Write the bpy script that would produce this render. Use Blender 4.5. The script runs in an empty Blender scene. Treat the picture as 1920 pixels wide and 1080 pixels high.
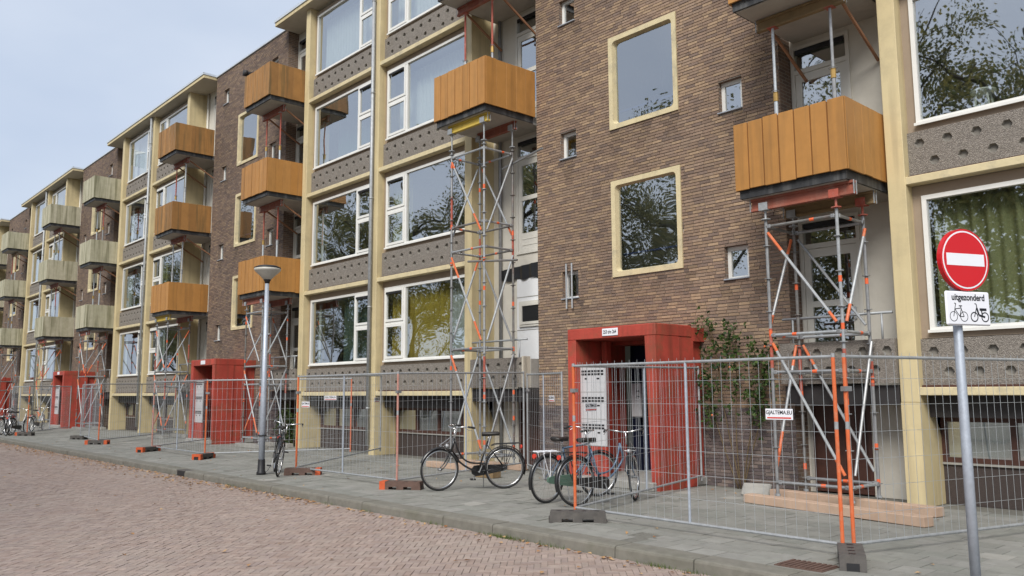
import bpy, math, random
from mathutils import Vector, Matrix
random.seed(7)
scn = bpy.context.scene
col = scn.collection
R_ = math.radians
PI = math.pi

# ------------------------------------------------------------------ camera
cam_d = bpy.data.cameras.new('camera'); cam = bpy.data.objects.new('camera', cam_d); col.objects.link(cam)
cam_d.sensor_width = 36.0; cam_d.lens = 1555.0 / 1920.0 * 36.0; cam_d.clip_start = .05; cam_d.clip_end = 2000
RM = ((0.67121458, -0.09586684, -0.73503778), (0.74124302, 0.07950501, 0.66651162), (-0.00545718, -0.99221394, 0.12442554))
cam.matrix_world = Matrix(((RM[0][0], -RM[0][1], -RM[0][2], 0), (RM[1][0], -RM[1][1], -RM[1][2], 0),
                           (RM[2][0], -RM[2][1], -RM[2][2], 1.63), (0, 0, 0, 1)))
scn.camera = cam

# ------------------------------------------------------------------ sky, sun, exposure
SUN_EL, SUN_AZ = R_(44), R_(150)      # azimuth clockwise from +Y: behind the camera, a little to its right
world = bpy.data.worlds.new('World'); scn.world = world; world.use_nodes = True
wn = world.node_tree.nodes; wl = world.node_tree.links; wn.clear()
wo = wn.new('ShaderNodeOutputWorld'); wb = wn.new('ShaderNodeBackground'); wb.inputs[1].default_value = 0.1
sky = wn.new('ShaderNodeTexSky'); sky.sky_type = 'NISHITA'; sky.sun_disc = False
sky.sun_elevation = SUN_EL; sky.sun_rotation = SUN_AZ; sky.air_density = 1.0; sky.dust_density = 3.0
wt = wn.new('ShaderNodeTexCoord')
wmap = wn.new('ShaderNodeMapping'); wmap.inputs['Scale'].default_value = (1.0, 1.0, 2.2)
wnz = wn.new('ShaderNodeTexNoise'); wnz.inputs['Scale'].default_value = 1.6; wnz.inputs['Detail'].default_value = 5; wnz.inputs['Roughness'].default_value = .5
wr = wn.new('ShaderNodeValToRGB')
wr.color_ramp.elements[0].position = .3; wr.color_ramp.elements[0].color = (2.15, 2.52, 3.18, 1)
wr.color_ramp.elements[1].position = .72; wr.color_ramp.elements[1].color = (3.35, 3.58, 3.95, 1)
wm = wn.new('ShaderNodeMixRGB'); wm.inputs[0].default_value = .9
wl.new(wt.outputs['Generated'], wmap.inputs[0]); wl.new(wmap.outputs[0], wnz.inputs['Vector']); wl.new(wnz.outputs[0], wr.inputs[0])
wl.new(sky.outputs[0], wm.inputs[1]); wl.new(wr.outputs[0], wm.inputs[2]); wl.new(wm.outputs[0], wb.inputs[0]); wl.new(wb.outputs[0], wo.inputs[0])
sd = bpy.data.lights.new('sun', 'SUN'); sun = bpy.data.objects.new('sun', sd); col.objects.link(sun)
sd.energy = 1.5; sd.angle = R_(26); sd.color = (1, .965, .91)
sdir = Vector((math.sin(SUN_AZ) * math.cos(SUN_EL), math.cos(SUN_AZ) * math.cos(SUN_EL), math.sin(SUN_EL)))
sun.rotation_euler = sdir.to_track_quat('Z', 'Y').to_euler(); sun.location = sdir * 60
vs = scn.view_settings; vs.view_transform = 'Standard'; vs.look = 'None'; vs.gamma = 1; vs.use_curve_mapping = False; vs.exposure = 1.3
scn.cycles.max_bounces = 6; scn.cycles.transparent_max_bounces = 12; scn.cycles.caustics_reflective = False; scn.cycles.caustics_refractive = False

# ------------------------------------------------------------------ materials
M = {}
def s2l(c):
    return tuple(((v / 255 + .055) / 1.055) ** 2.4 if v > 10 else v / 255 / 12.92 for v in c)
def pmat(name, rgb, rough=.6, metal=0.0, var=.12, vscale=3.0, bump=0.0, bscale=60.0, spec=.4, dirt=None, streak=None, src=None, detail=6):
    """rgb linear; var = lightness variation; dirt=(rgb, amount, scale); streak=(rgb, amount)"""
    m = bpy.data.materials.new(name); m.use_nodes = True
    n = m.node_tree.nodes; l = m.node_tree.links; b = n['Principled BSDF']
    b.inputs['Roughness'].default_value = rough; b.inputs['Metallic'].default_value = metal
    b.inputs['Specular IOR Level'].default_value = spec
    tc = n.new('ShaderNodeTexCoord'); geo = n.new('ShaderNodeNewGeometry')
    pos = geo.outputs['Position']
    if src == 'attr':
        a = n.new('ShaderNodeAttribute'); a.attribute_name = 'Col'; base = a.outputs['Color']
    elif src == 'obj':
        a = n.new('ShaderNodeObjectInfo'); base = a.outputs['Color']
    else:
        a = n.new('ShaderNodeRGB'); a.outputs[0].default_value = (*rgb, 1); base = a.outputs[0]
    nz = n.new('ShaderNodeTexNoise'); nz.inputs['Scale'].default_value = vscale; nz.inputs['Detail'].default_value = detail; nz.inputs['Roughness'].default_value = .65
    l.new(pos, nz.inputs['Vector'])
    mr = n.new('ShaderNodeMapRange'); mr.inputs[1].default_value = .25; mr.inputs[2].default_value = .75
    mr.inputs[3].default_value = 1 - var; mr.inputs[4].default_value = 1 + var
    l.new(nz.outputs[0], mr.inputs[0])
    mx = n.new('ShaderNodeMixRGB'); mx.blend_type = 'MULTIPLY'; mx.inputs[0].default_value = 1
    l.new(base, mx.inputs[1]); l.new(mr.outputs[0], mx.inputs[2])
    out = mx.outputs[0]
    if dirt:
        d = n.new('ShaderNodeTexNoise'); d.inputs['Scale'].default_value = dirt[2]; d.inputs['Detail'].default_value = 8; d.inputs['Roughness'].default_value = .7
        l.new(pos, d.inputs['Vector'])
        dr = n.new('ShaderNodeMapRange'); dr.inputs[1].default_value = .5; dr.inputs[2].default_value = .72; dr.inputs[3].default_value = 0; dr.inputs[4].default_value = dirt[1]
        l.new(d.outputs[0], dr.inputs[0])
        m2 = n.new('ShaderNodeMixRGB'); m2.inputs[2].default_value = (*dirt[0], 1)
        l.new(dr.outputs[0], m2.inputs[0]); l.new(out, m2.inputs[1]); out = m2.outputs[0]
    if streak:
        mp = n.new('ShaderNodeMapping'); mp.inputs['Scale'].default_value = (7, 7, .45); l.new(pos, mp.inputs[0])
        d = n.new('ShaderNodeTexNoise'); d.inputs['Scale'].default_value = 1; d.inputs['Detail'].default_value = 5
        l.new(mp.outputs[0], d.inputs['Vector'])
        dr = n.new('ShaderNodeMapRange'); dr.inputs[1].default_value = .48; dr.inputs[2].default_value = .68; dr.inputs[3].default_value = 0; dr.inputs[4].default_value = streak[1]
        l.new(d.outputs[0], dr.inputs[0])
        m2 = n.new('ShaderNodeMixRGB'); m2.inputs[2].default_value = (*streak[0], 1)
        l.new(dr.outputs[0], m2.inputs[0]); l.new(out, m2.inputs[1]); out = m2.outputs[0]
    l.new(out, b.inputs['Base Color'])
    if bump:
        bn = n.new('ShaderNodeTexNoise'); bn.inputs['Scale'].default_value = bscale; bn.inputs['Detail'].default_value = 4
        l.new(pos, bn.inputs['Vector'])
        bp = n.new('ShaderNodeBump'); bp.inputs['Strength'].default_value = bump; bp.inputs['Distance'].default_value = .01
        l.new(bn.outputs[0], bp.inputs['Height']); l.new(bp.outputs[0], b.inputs['Normal'])
    M[name] = m
    return m
pmat('cream', (.60, .50, .29), .55, var=.06, vscale=2.5, bump=.15, bscale=40, dirt=((.36, .30, .19), .45, 1.6), streak=((.38, .31, .19), .5))
pmat('cream_ledge', (.61, .52, .32), .6, var=.1, vscale=5, bump=.3, bscale=40, dirt=((.27, .25, .2), .6, 3.0))
pmat('soffit', (.50, .46, .38), .7, var=.08, vscale=1.5, dirt=((.3, .28, .23), .4, 1.0))
pmat('taupe', (.30, .235, .175), .6, var=.08, vscale=3)
pmat('white_frame', (.74, .735, .70), .35, var=.05, vscale=4)
pmat('loggia_paint', (.60, .57, .50), .6, var=.07, vscale=1.2, dirt=((.42, .39, .33), .5, 1.1))
pmat('door_paint', (.62, .60, .54), .4, var=.05, vscale=2)
pmat('brown_frame', (.075, .033, .024), .45, var=.25, vscale=6)
pmat('plinth', (.055, .042, .038), .8, var=.4, vscale=60, bump=.8, bscale=90)
pmat('dark_beam', (.03, .027, .027), .6, var=.3, vscale=4)
pmat('balcony_edge', (.032, .033, .035), .55, var=.35, vscale=8, streak=((.16, .16, .155), .5))
pmat('slab', (.42, .40, .36), .8, var=.12, vscale=2.5, dirt=((.25, .23, .2), .5, 2.0))
for i, (c, sk) in enumerate([((.43, .208, .057), .42), ((.405, .193, .051), .5), ((.445, .218, .062), .38)]):
    pmat('ochre_board_%d' % i, c, .5, var=.1, vscale=4, bump=.1, bscale=30, streak=((.19, .10, .035), sk))
for i, c in enumerate([(.33, .165, .05), (.29, .145, .045), (.36, .18, .055)]):
    pmat('dirty_board_%d' % i, c, .6, var=.14, vscale=4, streak=((.085, .07, .03), .65))
for i, c in enumerate([(.43, .405, .29), (.395, .372, .26), (.46, .432, .312)]):
    pmat('pale_board_%d' % i, c, .7, var=.13, vscale=5, streak=((.14, .135, .07), .75), dirt=((.55, .52, .4), .4, 4))
pmat('ochre_seam', (.20, .085, .022), .7, var=.1)
pmat('pale_seam', (.2, .18, .1), .8, var=.1)
pmat('red_paint', (.40, .060, .040), .6, var=.26, vscale=2.0, bump=.3, bscale=26, streak=((.19, .05, .03), .6), dirt=((.17, .09, .045), .7, 2.6))
pmat('moss', (.16, .12, .045), .9, var=.4, vscale=12)
pmat('mortar', (.33, .295, .255), .9, var=.15, vscale=9)
pmat('brick_attr', (0, 0, 0), .85, var=.22, vscale=14, bump=.5, bscale=120, src='attr')
pmat('brick_obj', (0, 0, 0), .85, var=.22, vscale=14, bump=.5, bscale=120, src='obj')
pmat('clinker_attr', (0, 0, 0), .8, var=.18, vscale=10, bump=.5, bscale=90, src='attr', dirt=((.36, .31, .27), .45, .55))
pmat('clinker_obj', (0, 0, 0), .8, var=.18, vscale=10, bump=.5, bscale=90, src='obj', dirt=((.36, .31, .27), .45, .55))
pmat('tile_attr', (0, 0, 0), .85, var=.15, vscale=6, bump=.35, bscale=140, src='attr', dirt=((.175, .168, .145), .6, 1.1))
pmat('tile_obj', (0, 0, 0), .85, var=.15, vscale=6, bump=.35, bscale=140, src='obj', dirt=((.175, .168, .145), .6, 1.1))
pmat('joint_sand', (.19, .165, .14), .95, var=.3, vscale=20)
pmat('ground_joint', (.155, .15, .13), .95, var=.3, vscale=20)
pmat('kerb_concrete', (.185, .175, .148), .85, var=.22, vscale=7, bump=.5, bscale=160, dirt=((.13, .13, .09), .6, 1.5))
pmat('concrete', (.30, .29, .265), .85, var=.2, vscale=5, bump=.3, bscale=80)
pmat('galv', (.36, .375, .385), .55, .4, var=.25, vscale=14, dirt=((.27, .28, .28), .4, 9))
pmat('galv_new', (.52, .55, .57), .42, .55, var=.15, vscale=14)
pmat('galv_pole', (.40, .44, .50), .5, .35, var=.16, vscale=22)
pmat('steel_old', (.20, .195, .185), .55, .45, var=.35, vscale=9, dirt=((.26, .11, .075), .5, 4))
pmat('steel_mid', (.30, .305, .31), .5, .55, var=.25, vscale=9)
pmat('red_oxide', (.36, .085, .055), .6, var=.25, vscale=9, dirt=((.4, .3, .27), .5, 10))
pmat('orange_paint', (.60, .135, .045), .5, var=.15, vscale=10, dirt=((.5, .3, .2), .5, 8))
pmat('orange_mark', (.72, .13, .045), .5, var=.08)
pmat('beam_red', (.27, .085, .055), .65, var=.22, vscale=5, streak=((.36, .22, .17), .4))
pmat('beam_yellow', (.55, .40, .075), .6, var=.18, vscale=5, dirt=((.3, .24, .1), .5, 5))
pmat('beam_brown', (.22, .15, .075), .7, var=.25, vscale=6)
pmat('batten', (.31, .155, .085), .7, var=.2, vscale=6)
pmat('plank_wood', (.47, .335, .245), .75, var=.15, vscale=5, streak=((.37, .24, .17), .35))
pmat('collar_gold', (.42, .27, .09), .45, .5, var=.2)
pmat('black_plastic', (.018, .018, .02), .5, var=.3)
pmat('black_paint', (.014, .014, .015), .28, var=.2, spec=.6)
pmat('rubber', (.02, .02, .021), .7, var=.3)
pmat('blue_grey_paint', (.10, .15, .22), .35, .3, var=.2)
pmat('green_plastic', (.10, .17, .13), .4, var=.15)
pmat('chrome', (.62, .62, .62), .22, .95, var=.1)
pmat('silver_paint', (.55, .56, .57), .4, .5, var=.1)
pmat('leather', (.025, .022, .02), .45, var=.2)
pmat('foot_dark', (.085, .078, .072), .75, var=.3, vscale=8, dirt=((.16, .14, .12), .4, 9))
pmat('foot_brown', (.115, .07, .055), .75, var=.3, vscale=8)
pmat('foot_orange', (.52, .095, .03), .6, var=.2, vscale=9)
pmat('sign_red', (.58, .011, .016), .3, var=.03)
pmat('sign_white', (.78, .79, .83), .3, var=.03)
pmat('sign_black', (.012, .012, .015), .4, var=.0)
pmat('text_red', (.6, .05, .03), .5, var=.0)
pmat('mailbox_white', (.52, .52, .53), .4, var=.06, vscale=3)
pmat('door_blue', (.012, .016, .04), .35, var=.2)
pmat('interior', (.42, .40, .36), .9, var=.1, vscale=1)
pmat('curtain_ochre', (.58, .42, .07), .9, var=.25, vscale=3)
pmat('curtain_olive', (.40, .39, .20), .8, var=.15, vscale=3)
pmat('curtain_white', (.62, .63, .62), .8, var=.06, vscale=3)
pmat('curtain_teal', (.09, .14, .12), .8, var=.15, vscale=3)
pmat('stool_white', (.75, .75, .73), .4, var=.03)
pmat('handrail_blue', (.02, .04, .16), .4, var=.1)
pmat('coping', (.58, .62, .66), .4, .3, var=.08)
pmat('lamp_glass', (.52, .51, .46), .35, var=.12, vscale=9)
pmat('bark', (.055, .048, .038), .9, var=.4, vscale=9, bump=.6, bscale=20)
pmat('stem', (.12, .085, .045), .85, var=.3)
pmat('foil_black', (.02, .021, .024), .35, var=.3)
pmat('panel_white', (.72, .73, .74), .5, var=.04)
pmat('lead_sill', (.33, .36, .40), .5, var=.15)
def leafmat(name, c, c2, sub=.3):
    m = bpy.data.materials.new(name); m.use_nodes = True
    n = m.node_tree.nodes; l = m.node_tree.links; b = n['Principled BSDF']
    b.inputs['Roughness'].default_value = .6
    a = n.new('ShaderNodeAttribute'); a.attribute_name = 'Col'
    mx = n.new('ShaderNodeMixRGB'); mx.inputs[1].default_value = (*c, 1); mx.inputs[2].default_value = (*c2, 1)
    l.new(a.outputs['Fac'], mx.inputs[0]); l.new(mx.outputs[0], b.inputs['Base Color'])
    t = n.new('ShaderNodeBsdfTranslucent'); l.new(mx.outputs[0], t.inputs[0])
    ms = n.new('ShaderNodeMixShader'); ms.inputs[0].default_value = sub
    l.new(b.outputs[0], ms.inputs[1]); l.new(t.outputs[0], ms.inputs[2]); l.new(ms.outputs[0], n['Material Output'].inputs[0])
    M[name] = m
leafmat('leaf_tree', (.075, .10, .04), (.24, .21, .07), .5)
leafmat('leaf_rose', (.018, .045, .014), (.085, .14, .028))
leafmat('leaf_fallen', (.30, .13, .045), (.50, .33, .16), .1)
leafmat('leaf_weed', (.05, .09, .02), (.16, .2, .05))
def glassmat(name, base, wob, tint=.96):
    m = bpy.data.materials.new(name); m.use_nodes = True
    n = m.node_tree.nodes; l = m.node_tree.links; n.remove(n['Principled BSDF'])
    fr = n.new('ShaderNodeFresnel'); fr.inputs[0].default_value = 1.6
    ma = n.new('ShaderNodeMath'); ma.operation = 'MULTIPLY_ADD'; ma.inputs[1].default_value = 1 - base; ma.inputs[2].default_value = base; ma.use_clamp = True
    l.new(fr.outputs[0], ma.inputs[0])
    g0 = n.new('ShaderNodeNewGeometry'); inv = n.new('ShaderNodeMath'); inv.operation = 'SUBTRACT'; inv.inputs[0].default_value = 1; l.new(g0.outputs['Backfacing'], inv.inputs[1])
    mf = n.new('ShaderNodeMath'); mf.operation = 'MULTIPLY'; l.new(ma.outputs[0], mf.inputs[0]); l.new(inv.outputs[0], mf.inputs[1])
    tr = n.new('ShaderNodeBsdfTransparent'); tr.inputs[0].default_value = (tint * .96, tint, tint * .98, 1)
    gl = n.new('ShaderNodeBsdfGlossy'); gl.inputs['Roughness'].default_value = .012; gl.inputs[0].default_value = (.96, .98, 1, 1)
    geo = n.new('ShaderNodeNewGeometry'); nz = n.new('ShaderNodeTexNoise'); nz.inputs['Scale'].default_value = 1.1; nz.inputs['Detail'].default_value = 1.5
    l.new(geo.outputs['Position'], nz.inputs['Vector'])
    v1 = n.new('ShaderNodeVectorMath'); v1.operation = 'SUBTRACT'; v1.inputs[1].default_value = (.5, .5, .5); l.new(nz.outputs['Color'], v1.inputs[0])
    v2 = n.new('ShaderNodeVectorMath'); v2.operation = 'MULTIPLY_ADD'; v2.inputs[1].default_value = (wob, wob, wob); l.new(v1.outputs[0], v2.inputs[0]); l.new(geo.outputs['Normal'], v2.inputs[2])
    v3 = n.new('ShaderNodeVectorMath'); v3.operation = 'NORMALIZE'; l.new(v2.outputs[0], v3.inputs[0]); l.new(v3.outputs[0], gl.inputs['Normal'])
    ms = n.new('ShaderNodeMixShader'); l.new(mf.outputs[0], ms.inputs[0]); l.new(tr.outputs[0], ms.inputs[1]); l.new(gl.outputs[0], ms.inputs[2])
    l.new(ms.outputs[0], n['Material Output'].inputs[0]); M[name] = m
glassmat('glass', .44, .03)
glassmat('glass_wavy', .38, .045)
# exposed-aggregate concrete of the spandrels
def aggregate(name, base, lo, hi):
    m = pmat(name, base, .85, var=.12, vscale=2)
    n = m.node_tree.nodes; l = m.node_tree.links; b = n['Principled BSDF']
    geo = n.new('ShaderNodeNewGeometry'); v = n.new('ShaderNodeTexVoronoi'); v.inputs['Scale'].default_value = 80
    l.new(geo.outputs['Position'], v.inputs['Vector'])
    rp = n.new('ShaderNodeValToRGB'); rp.color_ramp.elements[0].color = (*lo, 1); rp.color_ramp.elements[1].color = (*hi, 1)
    sx = n.new('ShaderNodeSeparateColor'); l.new(v.outputs['Color'], sx.inputs[0]); l.new(sx.outputs[0], rp.inputs[0])
    mx = n.new('ShaderNodeMixRGB'); mx.inputs[0].default_value = .75
    old = b.inputs['Base Color'].links[0].from_socket
    l.new(old, mx.inputs[1]); l.new(rp.outputs[0], mx.inputs[2])
    dk = n.new('ShaderNodeMapRange'); dk.inputs[1].default_value = .0; dk.inputs[2].default_value = .45; dk.inputs[3].default_value = 1.12; dk.inputs[4].default_value = .5
    l.new(v.outputs['Distance'], dk.inputs[0])
    m3 = n.new('ShaderNodeMixRGB'); m3.blend_type = 'MULTIPLY'; m3.inputs[0].default_value = .8; l.new(mx.outputs[0], m3.inputs[1]); l.new(dk.outputs[0], m3.inputs[2])
    l.new(m3.outputs[0], b.inputs['Base Color'])
    bp = n.new('ShaderNodeBump'); bp.invert = True; bp.inputs['Strength'].default_value = .8; bp.inputs['Distance'].default_value = .012
    l.new(v.outputs['Distance'], bp.inputs['Height']); l.new(bp.outputs[0], b.inputs['Normal'])
aggregate('aggregate', (.33, .295, .255), (.20, .175, .152), (.49, .44, .385))
pmat('hex_smooth', (.215, .20, .175), .8, var=.15, vscale=8)

# ------------------------------------------------------------------ mesh helpers
class MB:
    def __init__(s): s.v = []; s.f = []; s.c = None
    def quad(s, a, b, c, d):
        i = len(s.v); s.v += [a, b, c, d]; s.f.append((i, i + 1, i + 2, i + 3)); return s
    def poly(s, pts):
        i = len(s.v); s.v += list(pts); s.f.append(tuple(range(i, i + len(pts)))); return s
    def box(s, x0, x1, y0, y1, z0, z1):
        i = len(s.v)
        s.v += [(x0, y0, z0), (x1, y0, z0), (x1, y1, z0), (x0, y1, z0), (x0, y0, z1), (x1, y0, z1), (x1, y1, z1), (x0, y1, z1)]
        s.f += [(i, i + 3, i + 2, i + 1), (i + 4, i + 5, i + 6, i + 7), (i, i + 1, i + 5, i + 4), (i + 1, i + 2, i + 6, i + 5), (i + 2, i + 3, i + 7, i + 6), (i + 3, i, i + 4, i + 7)]
        return s
    def bbox(s, x0, x1, y0, y1, z0, z1, b=.006):
        """box with chamfered vertical and horizontal edges"""
        i = len(s.v)
        for (zz, ins) in ((z0, b), (z0 + b, 0), (z1 - b, 0), (z1, b)):
            for (xx, yy) in ((x0 + ins, y0 + b + ins * .0), (x0 + b, y0 + ins), (x1 - b, y0 + ins), (x1 - ins, y0 + b), (x1 - ins, y1 - b), (x1 - b, y1 - ins), (x0 + b, y1 - ins), (x0 + ins, y1 - b)):
                s.v.append((xx, yy, zz))
        for r in range(3):
            for k in range(8):
                a = i + r * 8 + k; c = i + r * 8 + (k + 1) % 8
                s.f.append((a, c, c + 8, a + 8))
        s.f.append(tuple(i + k for k in range(7, -1, -1))); s.f.append(tuple(i + 24 + k for k in range(8)))
        return s
    def tube(s, p0, p1, r0, r1=None, n=8, cap=True):
        return s.path([p0, p1], [r0, r0 if r1 is None else r1], n, cap)
    def path(s, pts, rad, n=8, cap=True, closed=False):
        P = [Vector(p) for p in pts]; k = len(P)
        if not isinstance(rad, (list, tuple)): rad = [rad] * k
        base = len(s.v); prev = None
        for j in range(k):
            if closed: t = P[(j + 1) % k] - P[j - 1]
            elif j == 0: t = P[1] - P[0]
            elif j == k - 1: t = P[-1] - P[-2]
            else: t = (P[j + 1] - P[j]).normalized() + (P[j] - P[j - 1]).normalized()
            if t.length < 1e-9: t = Vector((0, 0, 1))
            t.normalize()
            if prev is None:
                u = t.orthogonal().normalized()
            else:
                u = prev - t * prev.dot(t)
                u = u.normalized() if u.length > 1e-6 else t.orthogonal().normalized()
            prev = u; w = t.cross(u)
            for q in range(n):
                a = 2 * PI * q / n
                p = P[j] + (u * math.cos(a) + w * math.sin(a)) * rad[j]
                s.v.append(tuple(p))
        rings = k if closed else k - 1
        for j in range(rings):
            j2 = (j + 1) % k
            for q in range(n):
                q2 = (q + 1) % n
                s.f.append((base + j * n + q, base + j * n + q2, base + j2 * n + q2, base + j2 * n + q))
        if cap and not closed:
            s.f.append(tuple(base + q for q in range(n - 1, -1, -1))); s.f.append(tuple(base + (k - 1) * n + q for q in range(n)))
        return s
    def ring(s, c, R, r, axis='y', n=28, m=6):
        c = Vector(c); pts = []
        for q in range(n):
            a = 2 * PI * q / n
            if axis == 'y': p = Vector((math.cos(a), 0, math.sin(a)))
            elif axis == 'z': p = Vector((math.cos(a), math.sin(a), 0))
            else: p = Vector((0, math.cos(a), math.sin(a)))
            pts.append(c + p * R)
        return s.path(pts, r, m, False, True)
    def lathe(s, c, prof, n=16):
        """profile of (r, z) about a vertical axis through c"""
        b = len(s.v); k = len(prof)
        for (r, z) in prof:
            for q in range(n):
                a = 2 * PI * q / n
                s.v.append((c[0] + r * math.cos(a), c[1] + r * math.sin(a), c[2] + z))
        for j in range(k - 1):
            for q in range(n):
                q2 = (q + 1) % n
                s.f.append((b + j * n + q, b + j * n + q2, b + (j + 1) * n + q2, b + (j + 1) * n + q))
        s.f.append(tuple(b + q for q in range(n - 1, -1, -1))); s.f.append(tuple(b + (k - 1) * n + q for q in range(n)))
        return s
    def extr(s, poly, y0, y1):
        """polygon in xz extruded along y"""
        n = len(poly); b = len(s.v)
        s.v += [(x, y0, z) for x, z in poly] + [(x, y1, z) for x, z in poly]
        s.f.append(tuple(range(b, b + n))); s.f.append(tuple(range(b + 2 * n - 1, b + n - 1, -1)))
        for q in range(n):
            q2 = (q + 1) % n
            s.f.append((b + q, b + n + q, b + n + q2, b + q2))
        return s
    def mesh(s, name, mat, smooth=False, colors=None):
        me = bpy.data.meshes.new(name); me.from_pydata(s.v, [], s.f)
        me.materials.append(M[mat])
        if smooth: me.polygons.foreach_set('use_smooth', [True] * len(me.polygons))
        if colors is not None:                       # one colour per face
            at = me.color_attributes.new('Col', 'FLOAT_COLOR', 'CORNER'); buf = []
            for p, cc in zip(me.polygons, colors): buf += list(cc) * p.loop_total
            at.data.foreach_set('color', buf)
        me.update()
        return me
WL = {}
def link(name, data, parent=None, loc=(0, 0, 0)):
    o = bpy.data.objects.new(name, data); col.objects.link(o)
    loc = Vector(loc); WL[o.name] = loc
    if parent is not None:
        o.parent = parent; o.location = loc - WL[parent.name]
    else: o.location = loc
    return o
def put(mb, name, mat, parent=None, smooth=False, org=None, **kw):
    """mesh given in the parent's working coordinates becomes an object"""
    if org is not None:
        mb.v = [(x - org[0], y - org[1], z - org[2]) for x, y, z in mb.v]
        o = link(name, mb.mesh(name, mat, smooth, kw.get('colors')), parent, org)
    else:
        o = link(name, mb.mesh(name, mat, smooth, kw.get('colors')), parent, WL[parent.name] * 0 if parent is not None else (0, 0, 0))
    if kw.get('kind'): o['kind'] = kw['kind']
    return o
def thing(name, label, cat, loc=(0, 0, 0), rotz=0, group=None, local=True):
    o = bpy.data.objects.new(name, None); col.objects.link(o); o.empty_display_size = .2
    o.location = loc; o.rotation_euler = (0, 0, rotz); WL[o.name] = Vector((0, 0, 0)) if local else Vector(loc)
    tag(o, label, cat, group); return o
def tag(o, label, cat, group=None):
    o['label'] = label; o['category'] = cat
    if group: o['group'] = group
    return o
def struct(o): o['kind'] = 'structure'; return o
def text_mesh(s, size, mat, name='lettering', xs=1.0, extrude=.0006):
    cu = bpy.data.curves.new(name, 'FONT'); cu.body = s; cu.size = size; cu.align_x = 'CENTER'; cu.align_y = 'CENTER'; cu.extrude = extrude; cu.offset = size * .02
    t = bpy.data.objects.new('tmp', cu); col.objects.link(t)
    dg = bpy.context.evaluated_depsgraph_get(); me = bpy.data.meshes.new_from_object(t.evaluated_get(dg))
    bpy.data.objects.remove(t); bpy.data.curves.remove(cu)
    # from xy plane to xz plane (facing -y)
    for v in me.vertices: v.co = (v.co.x * xs, -v.co.z, v.co.y)
    me.materials.clear(); me.materials.append(M[mat]); me.name = name
    return me

# ------------------------------------------------------------------ ground, road, pavement
ROADZ = -.12
g = put(MB().box(-500, 500, -500, 500, -.6, -.16), 'ground', 'ground_joint'); struct(g)
road = struct(put(MB().box(-140, 60, -7, 6.95, -.3, ROADZ - .012), 'road', 'joint_sand'))
pave = struct(put(MB().box(-140, 60, 6.96, 13.2, -.3, -.006), 'pavement', 'ground_joint'))
def lerp3(a, b, t): return tuple(a[i] + (b[i] - a[i]) * t for i in range(3))
def jit(c, s=.12):
    k = 1 + random.uniform(-s, s)
    return (c[0] * k, c[1] * k, c[2] * k, 1)
def pieces(items, parent, nobj, pname, sname, mat, key):
    """items = (8 corner list low/high as 4 top pts, depth vector, colour). The nobj first by key become objects, the rest one stuff mesh"""
    items.sort(key=key)
    mb = MB(); cols = []
    for idx, (pts, dv, c) in enumerate(items):
        top = [Vector(p) for p in pts]; low = [p + Vector(dv) for p in top]
        if idx < nobj:
            b = MB(); o0 = sum(top, Vector()) / 4
            t = [tuple(p - o0) for p in top]; w = [tuple(p - o0) for p in low]
            b.v = t + w
            b.f = [(0, 1, 2, 3), (0, 4, 5, 1), (1, 5, 6, 2), (2, 6, 7, 3), (3, 7, 4, 0), (7, 6, 5, 4)]
            o = link(pname, b.mesh(pname, mat + '_obj'), parent, o0); o.color = c
        else:
            i = len(mb.v); mb.v += [tuple(p) for p in top] + [tuple(p) for p in low]
            mb.f += [(i, i + 1, i + 2, i + 3), (i, i + 4, i + 5, i + 1), (i + 1, i + 5, i + 6, i + 2), (i + 2, i + 6, i + 7, i + 3), (i + 3, i + 7, i + 4, i)]
            cols += [c] * 5
    return put(mb, sname, mat + '_attr', parent, colors=cols, kind='stuff')
# herringbone clinkers laid at 45 degrees to the street
CL = [(.318, .245, .208), (.336, .262, .224), (.295, .222, .188), (.32, .254, .218), (.305, .238, .21)]
items = []; w = .0695; cs = math.cos(PI / 4)
for i in range(-480, 480):
    for j in range(-480, 480):
        t = (i - j) % 6
        if t not in (0, 5): continue
        cp, cq = (i + 1.5, j + .5) if t == 0 else (i + .5, j + 1.5)
        X = (cp - cq) * w * cs - 18; Y = (cp + cq) * w * cs
        if not (-44 < X < 1.5 and .9 < Y < 6.93): continue
        if Y < 6.9 - (X + 44) * .145 - 1.2 and X < -10: continue
        hp, hq = (w * 1.5 - .0032, w / 2 - .0032) if t == 0 else (w / 2 - .0032, w * 1.5 - .0032)
        a = random.gauss(0, .01); dz = random.gauss(0, .0011) + .006 * math.sin(X * .9 + Y * .7) * math.sin(Y * 1.3); tx, ty = random.gauss(0, .006), random.gauss(0, .006)
        pts = []
        for sp, sq in ((-1, -1), (1, -1), (1, 1), (-1, 1)):
            p0 = sp * hp + random.gauss(0, .0014); q0 = sq * hq + random.gauss(0, .0014)
            p = cp * w + p0 - q0 * a; q = cq * w + q0 + p0 * a
            x, y = (p - q) * cs - 18, (p + q) * cs
            pts.append((x, min(y, 6.893), ROADZ + dz + p0 * tx + q0 * ty))
        if pts[0][1] == pts[1][1] == pts[2][1] == pts[3][1]: continue
        items.append((pts, (0, 0, -.02), jit(random.choice(CL), .1)))
pieces(items, road, 300, 'clinker', 'clinker_paving', 'clinker', lambda it: abs(it[0][0][0] + 6.6) * .8 + abs(it[0][0][1] - 5.2))
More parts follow.
